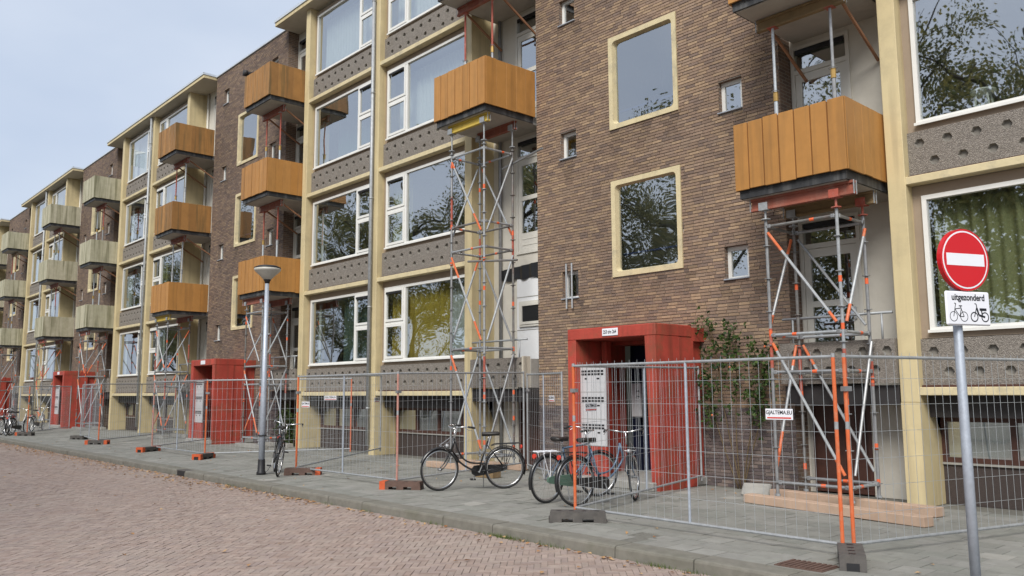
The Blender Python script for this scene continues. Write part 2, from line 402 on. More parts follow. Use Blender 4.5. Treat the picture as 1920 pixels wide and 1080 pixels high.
# 30 cm concrete pavement tiles
TC = [(.23, .229, .205), (.243, .24, .216), (.219, .22, .196), (.235, .232, .209), (.251, .246, .224)]
items = []
for r in range(17):
    y0 = 7.203 + r * .3005; off = .15 * (r % 2)
    x = -66 + off
    while x < 3.5:
        c = random.choice(TC) if random.random() > .012 else (.31, .30, .27)
        dz = random.gauss(0, .0022); tx, ty = random.gauss(0, .006), random.gauss(0, .006)
        y1 = min(y0 + .2965, 13.1)
        pts = [(x + a * .2965, y0 + b * (y1 - y0), dz + (a - .5) * .3 * tx + (b - .5) * .3 * ty) for a, b in ((0, 0), (1, 0), (1, 1), (0, 1))]
        items.append((pts, (0, 0, -.02), jit(c, .08))); x += .3005
pieces(items, pave, 300, 'paving_tile', 'tile_paving', 'tile', lambda it: math.hypot(it[0][0][0] + 4.2, (it[0][0][1] - 8.2) * 1.3))
# kerb stones
kerb = struct(put(MB().box(-140, 60, 6.93, 7.18, -.3, -.03), 'kerb', 'ground_joint'))
kb = MB(); i = 0
prof = [(6.9, -.2), (7.195, -.2), (7.195, 0), (6.935, 0), (6.914, -.008), (6.906, -.03)]
n = len(prof); kb.v = [(0, y, z) for y, z in prof] + [(.988, y, z) for y, z in prof]
kb.f = [tuple(range(n)), tuple(range(2 * n - 1, n - 1, -1))] + [(q, n + q, n + (q + 1) % n, (q + 1) % n) for q in range(n)]
km = kb.mesh('kerb_stone', 'kerb_concrete')
for q in range(-66, 5):
    link('kerb_stone', km, kerb, (q, random.gauss(0, .003), .001 + random.gauss(0, .002)))

# ------------------------------------------------------------------ the apartment block
P = 18.03; ST = 3.045
X0 = [-5.15 - P * k for k in range(5)]
YC, YS, YW, YB, YL = 12.18, 12.37, 12.40, 12.50, 12.88
bld = thing('apartment_building', 'long four-storey apartment block with brown brick stair bays, cream columns and red entrances', 'building', (-24, YC, 0), local=False)
ZL = [1.55 + ST * k for k in range(4)]            # underside of each ledge
# --- building body behind the facade
shell = MB()
for z in (1.62, 4.67, 7.71, 10.76):
    for k in range(5): shell.box(X0[k] - 1.83, X0[k] + 10.25, 12.99, 17.0, z - .12, z + .1)
shell.box(-92, 6, 17.0, 17.2, 0, 13.8)
for k in range(5):
    for u in (-1.83, -7.78): shell.box(X0[k] + u - .08, X0[k] + u + .08, 12.9, 17, 0, 13.8)
    for u in (4.17,): shell.box(X0[k] + u - .08, X0[k] + u + .08, 12.62, 17, 0, 13.8)
shell.box(6, 6.2, 12.5, 17.2, 0, 13.8)
put(shell, 'interior', 'interior', bld)
put(MB().box(-92, 6, 12.55, 22, 13.86, 13.93), 'roof', 'coping', bld)
# --- hexagon-pocked spandrel
def spandrel_mesh(Wd, Hh, sp=.385, first=.17, r=.072, name='spandrel_panel', th=.09):
    mb = MB(); hx = []; d = .055
    h = r * .87
    rows = [(Hh * .5, Hh, Hh * .735, first), (0, Hh * .5, Hh * .31, first - sp / 2 + (sp if first < sp / 2 + .1 else 0) * 0)]
    for (za, zb, zc, f0) in rows:
        x = 0.0
        xs = f0
        while xs < r + .05: xs += sp
        cells = []
        while xs < Wd - r - .04: cells.append(xs); xs += sp
        cur = 0.0
        for cx in cells:
            a, b = cx - r - .03, cx + r + .03
            mb.quad((cur, 0, za), (a, 0, za), (a, 0, zb), (cur, 0, zb)); cur = b
            H = [(cx + r, zc), (cx + r / 2, zc + h), (cx - r / 2, zc + h), (cx - r, zc), (cx - r / 2, zc - h), (cx + r / 2, zc - h)]
            V = [(p[0], 0, p[1]) for p in H]
            A, B, C_, D_ = (a, 0, za), (b, 0, za), (b, 0, zb), (a, 0, zb)
            mb.poly([D_, V[2], V[1], C_]); mb.poly([C_, V[1], V[0]]); mb.poly([C_, V[0], B]); mb.poly([B, V[0], V[5]])
            mb.poly([B, V[5], V[4], A]); mb.poly([A, V[4], V[3]]); mb.poly([A, V[3], D_]); mb.poly([D_, V[3], V[2]])
            I = [(cx + (p[0] - cx) * .8, d, zc + .004 + (p[1] - zc) * .8) for p in H]
            loc = lambda P_: (P_[0] - cx, P_[1], P_[2] - zc)
            if not hx:
                h1 = MB()
                for q in range(6): h1.quad(loc(V[q]), loc(V[(q + 1) % 6]), loc(I[(q + 1) % 6]), loc(I[q]))
                h1.poly([loc(p) for p in I]); hx.append(h1.mesh('hexagon_pocket', 'hex_smooth'))
            hx.append((cx, zc))
        mb.quad((cur, 0, za), (Wd, 0, za), (Wd, 0, zb), (cur, 0, zb))
    mb.quad((0, 0, 0), (0, th, 0), (Wd, th, 0), (Wd, 0, 0)); mb.quad((0, 0, Hh), (Wd, 0, Hh), (Wd, th, Hh), (0, th, Hh))
    mb.quad((0, 0, 0), (0, 0, Hh), (0, th, Hh), (0, th, 0)); mb.quad((Wd, 0, 0), (Wd, th, 0), (Wd, th, Hh), (Wd, 0, Hh))
    mb.quad((0, th, 0), (0, th, Hh), (Wd, th, Hh), (Wd, th, 0))
    return mb.mesh(name, 'aggregate'), hx
def place_pockets(o, hx, org, single):
    if single:
        for (cx, cz) in hx[1:]: link('hexagon_pocket', hx[0], o, (org[0] + cx, org[1], org[2] + cz))
    else:
        if len(hx) not in POCK:
            mb = MB(); v0 = [tuple(v.co) for v in hx[0].vertices]; f0 = [tuple(p.vertices) for p in hx[0].polygons]
            for (cx, cz) in hx[1:]:
                b = len(mb.v); mb.v += [(x + cx, y, z + cz) for x, y, z in v0]; mb.f += [tuple(b + i for i in f) for f in f0]
            POCK[len(hx)] = mb.mesh('hexagon_pockets', 'hex_smooth')
        q = link('hexagon_pockets', POCK[len(hx)], o, org); q['kind'] = 'stuff'
POCK = {}
SPM = spandrel_mesh(3.78, .68)
PAR = spandrel_mesh(1.82, .64, sp=.36, first=.26)
# --- column
def column(x, z1):
    mb = MB(); mb.bbox(x, x + .26, YC, 12.95, 1.452, z1, .008)
    # deeper pier below the first ledge
    pr = [(YC, 0), (12.87, 0), (12.87, .95), (12.6, 1.4515), (YC, 1.4515)]
    b = len(mb.v); n = len(pr)
    mb.v += [(x - .001, y, z) for y, z in pr] + [(x + .261, y, z) for y, z in pr]
    mb.f += [tuple(range(b, b + n)), tuple(range(b + 2 * n - 1, b + n - 1, -1))] + [(b + q, b + n + q, b + n + (q + 1) % n, b + (q + 1) % n) for q in range(n)]
    return put(mb, 'column', 'cream', bld, org=(x, YC, 0))
# --- windows
CURT = {}
def frame_rect(mb, x0, x1, z0, z1, t, ya, yb):
    mb.box(x0, x0 + t, ya, yb, z0, z1); mb.box(x1 - t, x1, ya, yb, z0, z1)
    mb.box(x0 + t, x1 - t, ya, yb, z0, z0 + t); mb.box(x0 + t, x1 - t, ya, yb, z1 - t, z1)
PANES = {}
def pane(parent, x0, x1, y, z0, z1, mat='glass'):
    key = (round(x1 - x0, 3), round(z1 - z0, 3), mat)
    if key not in PANES:
        PANES[key] = MB().box(0, x1 - x0, 0, .006, 0, z1 - z0).mesh('pane', mat)
    return link('pane', PANES[key], parent, (x0, y, z0))
WIN_SH = {}
def window(ux, k, var, detail=True):
    """ux = world x of the bay's left clear edge; var 1: big pane left, 2: big pane right"""
    zb = ZL[k]; z0, z1 = zb + .90, zb + 2.88; org = Vector((ux, YW, zb)); W_ = 3.78
    key = (var,)
    a, b = .14, W_ - .14
    m0, m1 = (2.66, 2.74) if var == 1 else (W_ - 2.74, W_ - 2.66)
    if key not in WIN_SH:
        f = MB(); frame_rect(f, a, b, .90, 2.88, .065, -.045, .05); f.box(m0, m1, -.043, .048, .965, 2.815)
        f.box(a - .02, b + .02, -.075, -.046, .885, .925)
        sx0, sx1 = (m1, b - .065) if var == 1 else (a + .065, m0)
        f.box(sx0, sx1, -.042, .047, 1.875, 1.945)
        sash = MB(); frame_rect(sash, sx0 + .006, sx1 - .006, 1.95, 2.81, .062, -.062, -.01)
        sash2 = MB(); frame_rect(sash2, sx0 + .006, sx1 - .006, .97, 1.87, .062, -.062, -.01)
        vent = MB().bbox(sx0 + .07, sx1 - .07, -.1, -.063, 2.68, 2.745, .01)
        su = MB(); su.box(0, a, .0, .06, .81, 3.04); su.box(b, W_, .0, .06, .81, 3.04); su.box(a, b, .001, .06, 2.88, 3.04); su.box(a, b, .001, .06, .81, .90)
        WIN_SH[key] = (f.mesh('window', 'white_frame'), sash.mesh('sash', 'white_frame'), sash2.mesh('sash', 'white_frame'), vent.mesh('vent', 'black_plastic'), su.mesh('surround', 'taupe'), sx0, sx1)
    fm, s1, s2, vm, sm, sx0, sx1 = WIN_SH[key]
    w = link('window', fm, bld, org)
    link('surround', sm, w, org); link('sash', s1, w, org); link('sash', s2, w, org)
    if not (k == 3): link('vent', vm, w, org)
    gx = (a + .065, m0) if var == 1 else (m1, b - .065)
    pane(w, ux + gx[0], ux + gx[1], YW + .0, zb + .965, zb + 2.815)
    pane(w, ux + sx0 + .068, ux + sx1 - .068, YW - .035, zb + 2.012, zb + 2.748)
    pane(w, ux + sx0 + .068, ux + sx1 - .068, YW - .035, zb + 1.032, zb + 1.808)
    return w, gx
def curtain(w, x0, x1, z0, z1, mat, y=12.62, amp=.04, wl_=.16):
    mb = MB(); n = max(8, int((x1 - x0) / wl_ * 6)); ph = random.random() * 6
    for q in range(n + 1):
        x = x0 + (x1 - x0) * q / n; yy = y + amp * math.sin(x / wl_ * 2 * PI + ph + .8 * math.sin(x * 3.1)) + .3 * amp * math.sin(x * 23)
        mb.v += [(x, yy, z0), (x + random.gauss(0, .004), yy * 1.0 + .01, z1)]
    mb.f = [(2 * q, 2 * q + 2, 2 * q + 3, 2 * q + 1) for q in range(n)]
    return put(mb, 'curtain', mat, w, smooth=True)
LEDGE = MB().bbox(0, 3.86, 0, .2, 0, .115, .008).mesh('ledge', 'cream_ledge')
LEDGE_T = MB().box(0, 3.77, 0, .12, 0, .03).mesh('ledge_flashing', 'brown_frame')
def basement(ux):
    w = MB(); w.box(ux - .0, ux + 3.78, 12.87, 13.0, .0, .56)
    put(w, 'plinth', 'plinth', bld, org=(ux, 12.87, 0))
    put(MB().box(ux, ux + 3.78, 12.84, 12.93, .56, .59), 'sill', 'concrete', bld, org=(ux, 12.84, .56))
    put(MB().box(ux, ux + 3.78, 12.5, 12.99, 1.24, 1.549), 'basement_beam', 'dark_beam', bld, org=(ux, 12.5, 1.2))
    f = MB(); frame_rect(f, ux, ux + 3.78, .592, 1.238, .07, 12.86, 12.93)
    for q in (.95, 1.9, 2.85): f.box(ux + q - .04, ux + q + .04, 12.862, 12.928, .662, 1.168)
    bw = put(f, 'basement_window', 'brown_frame', bld, org=(ux, 12.86, .59))
    xs = [.07, .91, .99, 1.86, 1.94, 2.81, 2.89, 3.71]
    for q in range(4): pane(bw, ux + xs[2 * q], ux + xs[2 * q + 1], 12.9, .662, 1.168)
    put(MB().box(ux, ux + 3.78, 12.98, 13.02, .59, 1.24), 'panel', 'curtain_white' if random.random() < .4 else 'interior', bw)
def bay(k_unit, which, storeys=4):
    """one window bay of a unit: which 1 or 2"""
    ux = X0[k_unit] + (.26 if which == 1 else 4.30)
    for k in range(storeys):
        w, gx = window(ux, k, which)
        CURT[(k_unit, which, k)] = (w, ux, gx)
        o = link('spandrel_panel', SPM[0], bld, (ux, YS - .02, ZL[k] + .12)); place_pockets(o, SPM[1], (ux, YS - .02, ZL[k] + .12), k_unit < 2)
        lg = link('ledge', LEDGE, bld, (ux - .045, 12.2, ZL[k])); link('ledge_flashing', LEDGE_T, lg, (ux + .004, 12.29, ZL[k] + .115))
    basement(ux)
for ku in range(5):
    if ku == 0:
        column(X0[0], 13.83); column(X0[0] + 4.04, 13.83); bay(0, 1)
    elif ku == 4:
        column(X0[4] + 4.04, 13.83); column(X0[4] + 8.08, 13.83); bay(4, 2)
    else:
        for u in (0, 4.04, 8.08): column(X0[ku] + u, 13.83)
        bay(ku, 1); bay(ku, 2)
        # drain pipe on the middle column
        pm = MB(); px = X0[ku] + 4.10; pm.tube((px, 12.1, .25), (px, 12.1, 13.8), .05, n=10)
        for z in (1.2, 3.9, 6.9, 9.9, 12.6): pm.tube((px, 12.1, z), (px, 12.1, z + .05), .058, n=10); pm.box(px - .012, px + .012, 12.1, 12.2, z + .01, z + .04)
        put(pm, 'drain_pipe', 'galv', bld, smooth=True, org=(px, 12.1, .25))
# curtains and things seen through the glass
def cur(ku, wh, k, f0, f1, mat, z=(0.97, 2.8), **kw):
    w, ux, gx = CURT[(ku, wh, k)]
    a = ux + gx[0] + (gx[1] - gx[0]) * f0; b = ux + gx[0] + (gx[1] - gx[0]) * f1
    curtain(w, a, b, ZL[k] + z[0], ZL[k] + z[1], mat, **kw)
cur(1, 2, 0, -.4, .62, 'curtain_ochre', amp=.075, wl_=.21); cur(1, 2, 0, .62, 1.02, 'curtain_white', y=12.66, amp=.02)
cur(0, 1, 0, 0, 1.4, 'curtain_olive', amp=.05, wl_=.2)
cur(1, 1, 0, 0, .08, 'curtain_white'); cur(1, 1, 0, .62, 1.35, 'curtain_teal'); cur(1, 1, 1, 0, .1, 'curtain_white'); cur(1, 1, 2, 0, .9, 'curtain_teal', y=13.2)
cur(1, 1, 3, -.02, 1.4, 'curtain_white', y=12.7, amp=.02); cur(1, 2, 3, -.4, 1.02, 'curtain_white', y=12.7, amp=.02)
cur(1, 2, 2, -.4, .95, 'curtain_white', y=12.8, amp=.03); cur(1, 2, 1, -.4, -.05, 'curtain_olive')
for ku in (2, 3):
    for k in range(4):
        cur(ku, 1, k, 0, .15, 'curtain_white'); cur(ku, 2, k, -.38, .05, random.choice(['curtain_white', 'curtain_olive']))
cur(2, 1, 3, 0, 1.3, 'curtain_white', y=12.75, amp=.02)
# one casement stands open on the top floor of the middle block
w_, ux_, gx_ = CURT[(2, 1, 3)]
f = MB(); frame_rect(f, 0, .82, 0, .88, .06, -.025, .025); f.v = [(x * math.cos(-1.35) - y * math.sin(-1.35), x * math.sin(-1.35) + y * math.cos(-1.35), z) for x, y, z in f.v]
oc = put(f, 'open_casement', 'white_frame', w_, org=(ux_ + 2.78, YW - .08, ZL[3] + .98)); pn = MB().box(.06, .76, -.004, .004, .06, .82); pn.v = [(x * math.cos(-1.35) - y * math.sin(-1.35) + ux_ + 2.78, x * math.sin(-1.35) + y * math.cos(-1.35) + YW - .08, z + ZL[3] + .98) for x, y, z in pn.v]
put(pn, 'pane', 'glass', w_)
# roofs over the window bays
for ku in range(5):
    xa, xb = X0[ku] - 1.80, X0[ku] + 10.22
    r = put(MB().bbox(xa, xb, 11.97, 12.98, 13.84, 14.01, .01), 'roof_overhang', 'cream', bld, org=(xa, 11.97, 13.84))
    put(MB().box(xa + .03, xb - .03, 12.0, 12.99, 13.828, 13.8395), 'soffit', 'soffit', r)
    tr = MB(); tr.box(xa - .02, xb + .02, 11.945, 13.2, 14.011, 14.05); tr.box(xa - .02, xb + .02, 11.94, 11.967, 13.97, 14.05); tr.box(xb + .002, xb + .022, 11.967, 12.49, 13.97, 14.011)
    put(tr, 'roof_trim', 'coping', r)

# --- brick bays
BR = [(.232, .152, .100), (.212, .138, .095), (.188, .124, .088), (.252, .166, .105), (.160, .108, .082), (.226, .152, .105), (.20, .130, .090), (.285, .190, .118)]
BD = [(.105, .078, .072), (.13, .098, .088), (.085, .064, .062), (.15, .112, .095)]
OPEN = []
for k in range(4):
    OPEN.append((.74, 1.20, 3.55 + 3.02 * k, 4.15 + 3.02 * k)); OPEN.append((4.74, 5.22, 3.55 + 3.02 * k, 4.15 + 3.02 * k))
for k in range(3): OPEN.append((2.16, 3.86, 3.88 + 3.02 * k, 5.83 + 3.02 * k))
OPEN.append((2.35, 4.1, 0, 2.5))
BW = 5.95; BH = 13.94
def wall_cells(x0, mb):
    xs = sorted({0, BW} | {o[0] for o in OPEN} | {o[1] for o in OPEN}); zs = sorted({0, BH} | {o[2] for o in OPEN} | {o[3] for o in OPEN})
    for a, b in zip(xs, xs[1:]):
        for c, d in zip(zs, zs[1:]):
            mx, mz = (a + b) / 2, (c + d) / 2
            if any(o[0] < mx < o[1] and o[2] < mz < o[3] for o in OPEN): continue
            mb.quad((a, 0, c), (b, 0, c), (b, 0, d), (a, 0, d))
def brick_items(x0, tone=(1, 1, 1)):
    it = []; ch = .0585; rows = int(BH / ch)
    for r in range(rows):
        z = r * ch; z1 = z + ch - .0135
        x = -random.uniform(0, .2)
        while x < BW:
            L = random.choice((.218, .218, .218, .218, .218, .108, .218, .218)); a, b = max(x, 0), min(x + L - .008, BW); x += L
            if b - a < .03: continue
            segs = [(a, b)]
            for o in OPEN:
                if o[2] < z1 - .02 and o[3] > z + .02:
                    ns = []
                    for (p, q) in segs:
                        if q <= o[0] or p >= o[1]: ns.append((p, q)); continue
                        if p < o[0] - .02: ns.append((p, o[0]))
                        if q > o[1] + .02: ns.append((o[1], q))
                    segs = ns
            for (p, q) in segs:
                low = z < 1.33
                # broad patches of darker and lighter brick across the wall
                patch = math.sin(p * 1.3 + z * .35) + math.sin(z * .9 - p * .6 + 1.7)
                c = random.choice(BD) if low else random.choice(BR)
                c = jit(c, .10); c = (c[0] * 1.2, c[1] * 1.27, c[2] * 1.32, 1)
                for o in OPEN[:11]:
                    if o[0] - .15 < p < o[1] + .1 and o[2] - .75 < z < o[2]:
                        k_ = (1 - (o[2] - z) / .75) * (.5 + .5 * math.sin(p * 9 + o[2])); c = tuple(v * (1 - .38 * max(k_, 0)) for v in c[:3]) + (1,)
                if not low: c = tuple(v * (1 + .06 * patch) for v in c[:3]) + (1,)
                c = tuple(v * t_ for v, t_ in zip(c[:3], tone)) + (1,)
                dy = random.gauss(-.004, .0016); tl = random.gauss(0, .0012); tz = random.gauss(0, .0009); hz = random.gauss(0, .0008)
                e = lambda: random.gauss(0, .0009)
                it.append(([(x0 + p + e(), YB + dy, z + hz + e()), (x0 + q + e(), YB + dy + tl, z + hz + e()), (x0 + q + e(), YB + dy + tl + tz, z1 + hz + e()), (x0 + p + e(), YB + dy + tz, z1 + hz + e())], (0, .02, 0), c))
    return it
# brick-patterned material for the narrow returns and reveals
def brickside():
    m = pmat('brick_side', (.2, .13, .095), .85, var=.15, vscale=8); n = m.node_tree.nodes; l = m.node_tree.links; b = n['Principled BSDF']
    geo = n.new('ShaderNodeNewGeometry'); sp = n.new('ShaderNodeSeparateXYZ'); cb = n.new('ShaderNodeCombineXYZ'); l.new(geo.outputs['Position'], sp.inputs[0])
    ad = n.new('ShaderNodeMath'); l.new(sp.outputs[0], ad.inputs[0]); l.new(sp.outputs[1], ad.inputs[1]); l.new(ad.outputs[0], cb.inputs[0]); l.new(sp.outputs[2], cb.inputs[1])
    bt = n.new('ShaderNodeTexBrick'); bt.inputs['Scale'].default_value = 1; bt.inputs['Brick Width'].default_value = .212; bt.inputs['Row Height'].default_value = .0622
    bt.inputs['Mortar Size'].default_value = .005; bt.inputs['Color1'].default_value = (.22, .145, .1, 1); bt.inputs['Color2'].default_value = (.13, .09, .07, 1); bt.inputs['Mortar'].default_value = (.27, .245, .215, 1)
    l.new(cb.outputs[0], bt.inputs['Vector']); l.new(bt.outputs[0], b.inputs['Base Color'])
brickside()
SHB = None
SMALLWIN = None
for kb_ in range(4):
    bx = X0[kb_] - 7.78
    wl_mb = MB(); wall_cells(bx, wl_mb)
    wm_ = wl_mb.mesh('brick_wall', 'mortar'); wall = link('brick_wall', wm_, bld, (bx, YB + .011, 0))
    if kb_ == 0:
        its = brick_items(bx)
        pieces(its, wall, 300, 'brick', 'brickwork', 'brick', lambda it: math.hypot((it[0][0][0] + 7.6) * 1.0, (it[0][0][2] - 3.3)))
    elif SHB is None:
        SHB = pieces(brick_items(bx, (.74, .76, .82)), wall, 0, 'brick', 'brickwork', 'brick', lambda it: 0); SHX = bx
    else:
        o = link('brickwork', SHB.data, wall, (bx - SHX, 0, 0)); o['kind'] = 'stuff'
    sd_ = MB()
    sd_.quad((bx + BW, YB - .004, 0), (bx + BW, YL + .1, 0), (bx + BW, YL + .1, BH), (bx + BW, YB - .004, BH)); sd_.quad((bx, YL + .1, 0), (bx, YB - .004, 0), (bx, YB - .004, BH), (bx, YL + .1, BH))
    for o in OPEN[:-1]:
        d = .13
        sd_.quad((bx + o[0], YB, o[2]), (bx + o[0], YB, o[3]), (bx + o[0], YB + d, o[3]), (bx + o[0], YB + d, o[2]))
        sd_.quad((bx + o[1], YB + d, o[2]), (bx + o[1], YB + d, o[3]), (bx + o[1], YB, o[3]), (bx + o[1], YB, o[2]))
        sd_.quad((bx + o[0], YB, o[3]), (bx + o[1], YB, o[3]), (bx + o[1], YB + d, o[3]), (bx + o[0], YB + d, o[3]))
        sd_.quad((bx + o[0], YB + d, o[2]), (bx + o[1], YB + d, o[2]), (bx + o[1], YB, o[2]), (bx + o[0], YB, o[2]))
    put(sd_, 'brick_return', 'brick_side', wall)
    put(MB().bbox(bx - .02, bx + BW + .02, YB - .05, YB + .35, BH, BH + .07, .008), 'parapet_coping', 'coping', bld, org=(bx, YB, BH))
    # small toilet windows
    if SMALLWIN is None:
        f = MB(); frame_rect(f, 0, .46, 0, .6, .07, 0, .05); SMALLWIN = (f.mesh('small_window', 'white_frame'), MB().bbox(-.02, .48, -.14, .0, -.028, -.002, .006).mesh('sill', 'lead_sill'))
    for o in OPEN[:8]:
        w = link('small_window', SMALLWIN[0], bld, (bx + o[0], YB + .1, o[2])); link('sill', SMALLWIN[1], w, (bx + o[0], YB + .1, o[2] + .03))
        pane(w, bx + o[0] + .07, bx + o[0] + .39, YB + .125, o[2] + .07, o[2] + .53)
    # stair windows: cream frame with rounded inner corners
    for o in OPEN[8:11]:
        Wd, Hh = o[1] - o[0], o[3] - o[2]; t = .10; rr = .085; mb = MB()
        inn = []; n8 = 6
        for (cx, cz, a0) in ((Wd - t - rr, Hh - t - rr, 0), (t + rr, Hh - t - rr, 90), (t + rr, t + rr, 180), (Wd - t - rr, t + rr, 270)):
            for q in range(n8 + 1):
                a = R_(a0 + 90 * q / n8); inn.append((cx + rr * math.cos(a), cz + rr * math.sin(a)))
        outc = []
        per = [(Wd, Hh), (0, Hh), (0, 0), (Wd, 0)]
        for ci in range(4):
            outc += [per[ci]] * (n8 + 1)
        N = len(inn); yf, ybk, yi = -.03, .1, -.015
        ins = [(Wd / 2 + (p[0] - Wd / 2) * 1.0, p[1]) for p in inn]
        inb = [(Wd / 2 + (p[0] - Wd / 2) * .955, Hh / 2 + (p[1] - Hh / 2) * .962) for p in inn]
        for q in range(N):
            q2 = (q + 1) % N
            pts = [(outc[q][0], yf, outc[q][1]), (ins[q][0], yf, ins[q][1]), (ins[q2][0], yf, ins[q2][1])]
            if outc[q] != outc[q2]: pts.append((outc[q2][0], yf, outc[q2][1]))
            mb.poly(pts[::-1])
            mb.quad((ins[q][0], yf, ins[q][1]), (inb[q][0], ybk - .02, inb[q][1]), (inb[q2][0], ybk - .02, inb[q2][1]), (ins[q2][0], yf, ins[q2][1]))
        mb.quad((0, yf, 0), (Wd, yf, 0), (Wd, ybk, 0), (0, ybk, 0)); mb.quad((0, yf, Hh), (0, ybk, Hh), (Wd, ybk, Hh), (Wd, yf, Hh))
        mb.quad((0, yf, 0), (0, ybk, 0), (0, ybk, Hh), (0, yf, Hh)); mb.quad((Wd, yf, 0), (Wd, yf, Hh), (Wd, ybk, Hh), (Wd, ybk, 0))
        w = put(mb, 'stair_window', 'cream_ledge', bld); w.location = Vector((bx + o[0], YB, o[2])) - WL[bld.name]; WL[w.name] = Vector((bx + o[0], YB, o[2]))
        pane(w, bx + o[0] + .1, bx + o[1] - .1, YB + .06, o[2] + .1, o[3] - .1, 'glass_wavy')
        hr = MB().tube((bx + o[0] - .1, 12.95, o[2] + .52), (bx + o[1] + .1, 12.95, o[2] + .52), .025); put(hr, 'handrail', 'handrail_blue', w)
    # flue pipes near the eaves of the farther stair bays
    if kb_ in (1, 2, 3):
        for q, (u, z) in enumerate([[(3.2, 13.12)], [(2.7, 12.6), (3.1, 12.62)], [(2.3, 12.5), (2.75, 12.52), (3.15, 12.55)]][kb_ - 1]):
            fl = MB(); fl.tube((bx + u, YB + .05, z), (bx + u, YB - .28, z), .09, n=12); fl.tube((bx + u, YB - .22, z), (bx + u, YB - .34, z), .115, n=12)
            put(fl, 'flue_pipe', 'dark_beam', bld, smooth=True, org=(bx + u, YB, z))
put(MB().tube((-12.02, 12.44, 3.35), (-12.02, 12.44, 4.3), .018).tube((-11.86, 12.44, 3.35), (-11.86, 12.44, 4.3), .018), 'burglar_bar', 'galv_new', bld)
# --- loggias: wall, doors, balconies, first-floor parapets
LOG = []
for k in range(5):
    if k < 4: LOG.append(('L%d' % k, X0[k] - 1.83, X0[k], 'left'))
    if k > 0: LOG.append(('C%d' % k, X0[k] + 8.34, X0[k] + 10.25, 'right'))
LG = {n: (a, b, s) for n, a, b, s in LOG}
WHERE = {'L0': 'right of the nearest red entrance', 'C1': 'left of the nearest red entrance', 'L1': 'behind the street lamp',
         'C2': 'left of the second red entrance', 'L2': 'right of the third red entrance', 'C3': 'left of the third red entrance',
         'L3': 'right of the farthest red entrance', 'C4': 'at the far left end of the block'}
def make_door(d0, d1, s, nm):
    z0, z1 = 1.74 + s, 4.47 + s
    f = MB(); frame_rect(f, d0, d1, z0, z1, .06, YL - .03, YL + .07); f.box(d0 + .06, d1 - .06, YL - .028, YL + .068, 3.97 + s, 4.05 + s)
    d = put(f, 'balcony_door', 'door_paint', bld, org=(d0, YL, z0))
    a, b = d0 + .065, d1 - .065
    lf = MB(); y0, y1 = YL - .012, YL + .035
    lf.box(a, a + .11, y0, y1, z0 + .065, 3.965 + s); lf.box(b - .11, b, y0, y1, z0 + .065, 3.965 + s)
    for (p, q) in ((1.805, 2.22), (2.99, 3.09), (3.82, 3.965)): lf.box(a + .11, b - .11, y0, y1, p + s, q + s)
    lf.box(a + .13, b - .13, y0 - .008, y0, 1.93 + s, 1.945 + s); lf.box(a + .13, b - .13, y0 - .008, y0, 2.07 + s, 2.085 + s)
    put(lf, 'door_leaf', 'door_paint', d)
    pane(d, a + .11, b - .11, YL + .01, 2.22 + s, 2.99 + s); pane(d, a + .11, b - .11, YL + .01, 3.09 + s, 3.82 + s); pane(d, a, b, YL + .02, 4.05 + s, 4.41 + s)
    put(MB().bbox(a + .02, b - .02, YL - .05, YL - .013, 4.31 + s, 4.40 + s, .01), 'vent_grille', 'black_plastic', d)
    put(MB().bbox(b - .08, b - .05, YL - .05, YL - .013, 2.75 + s, 2.95 + s, .006), 'door_handle', 'galv_new', d)
    return d
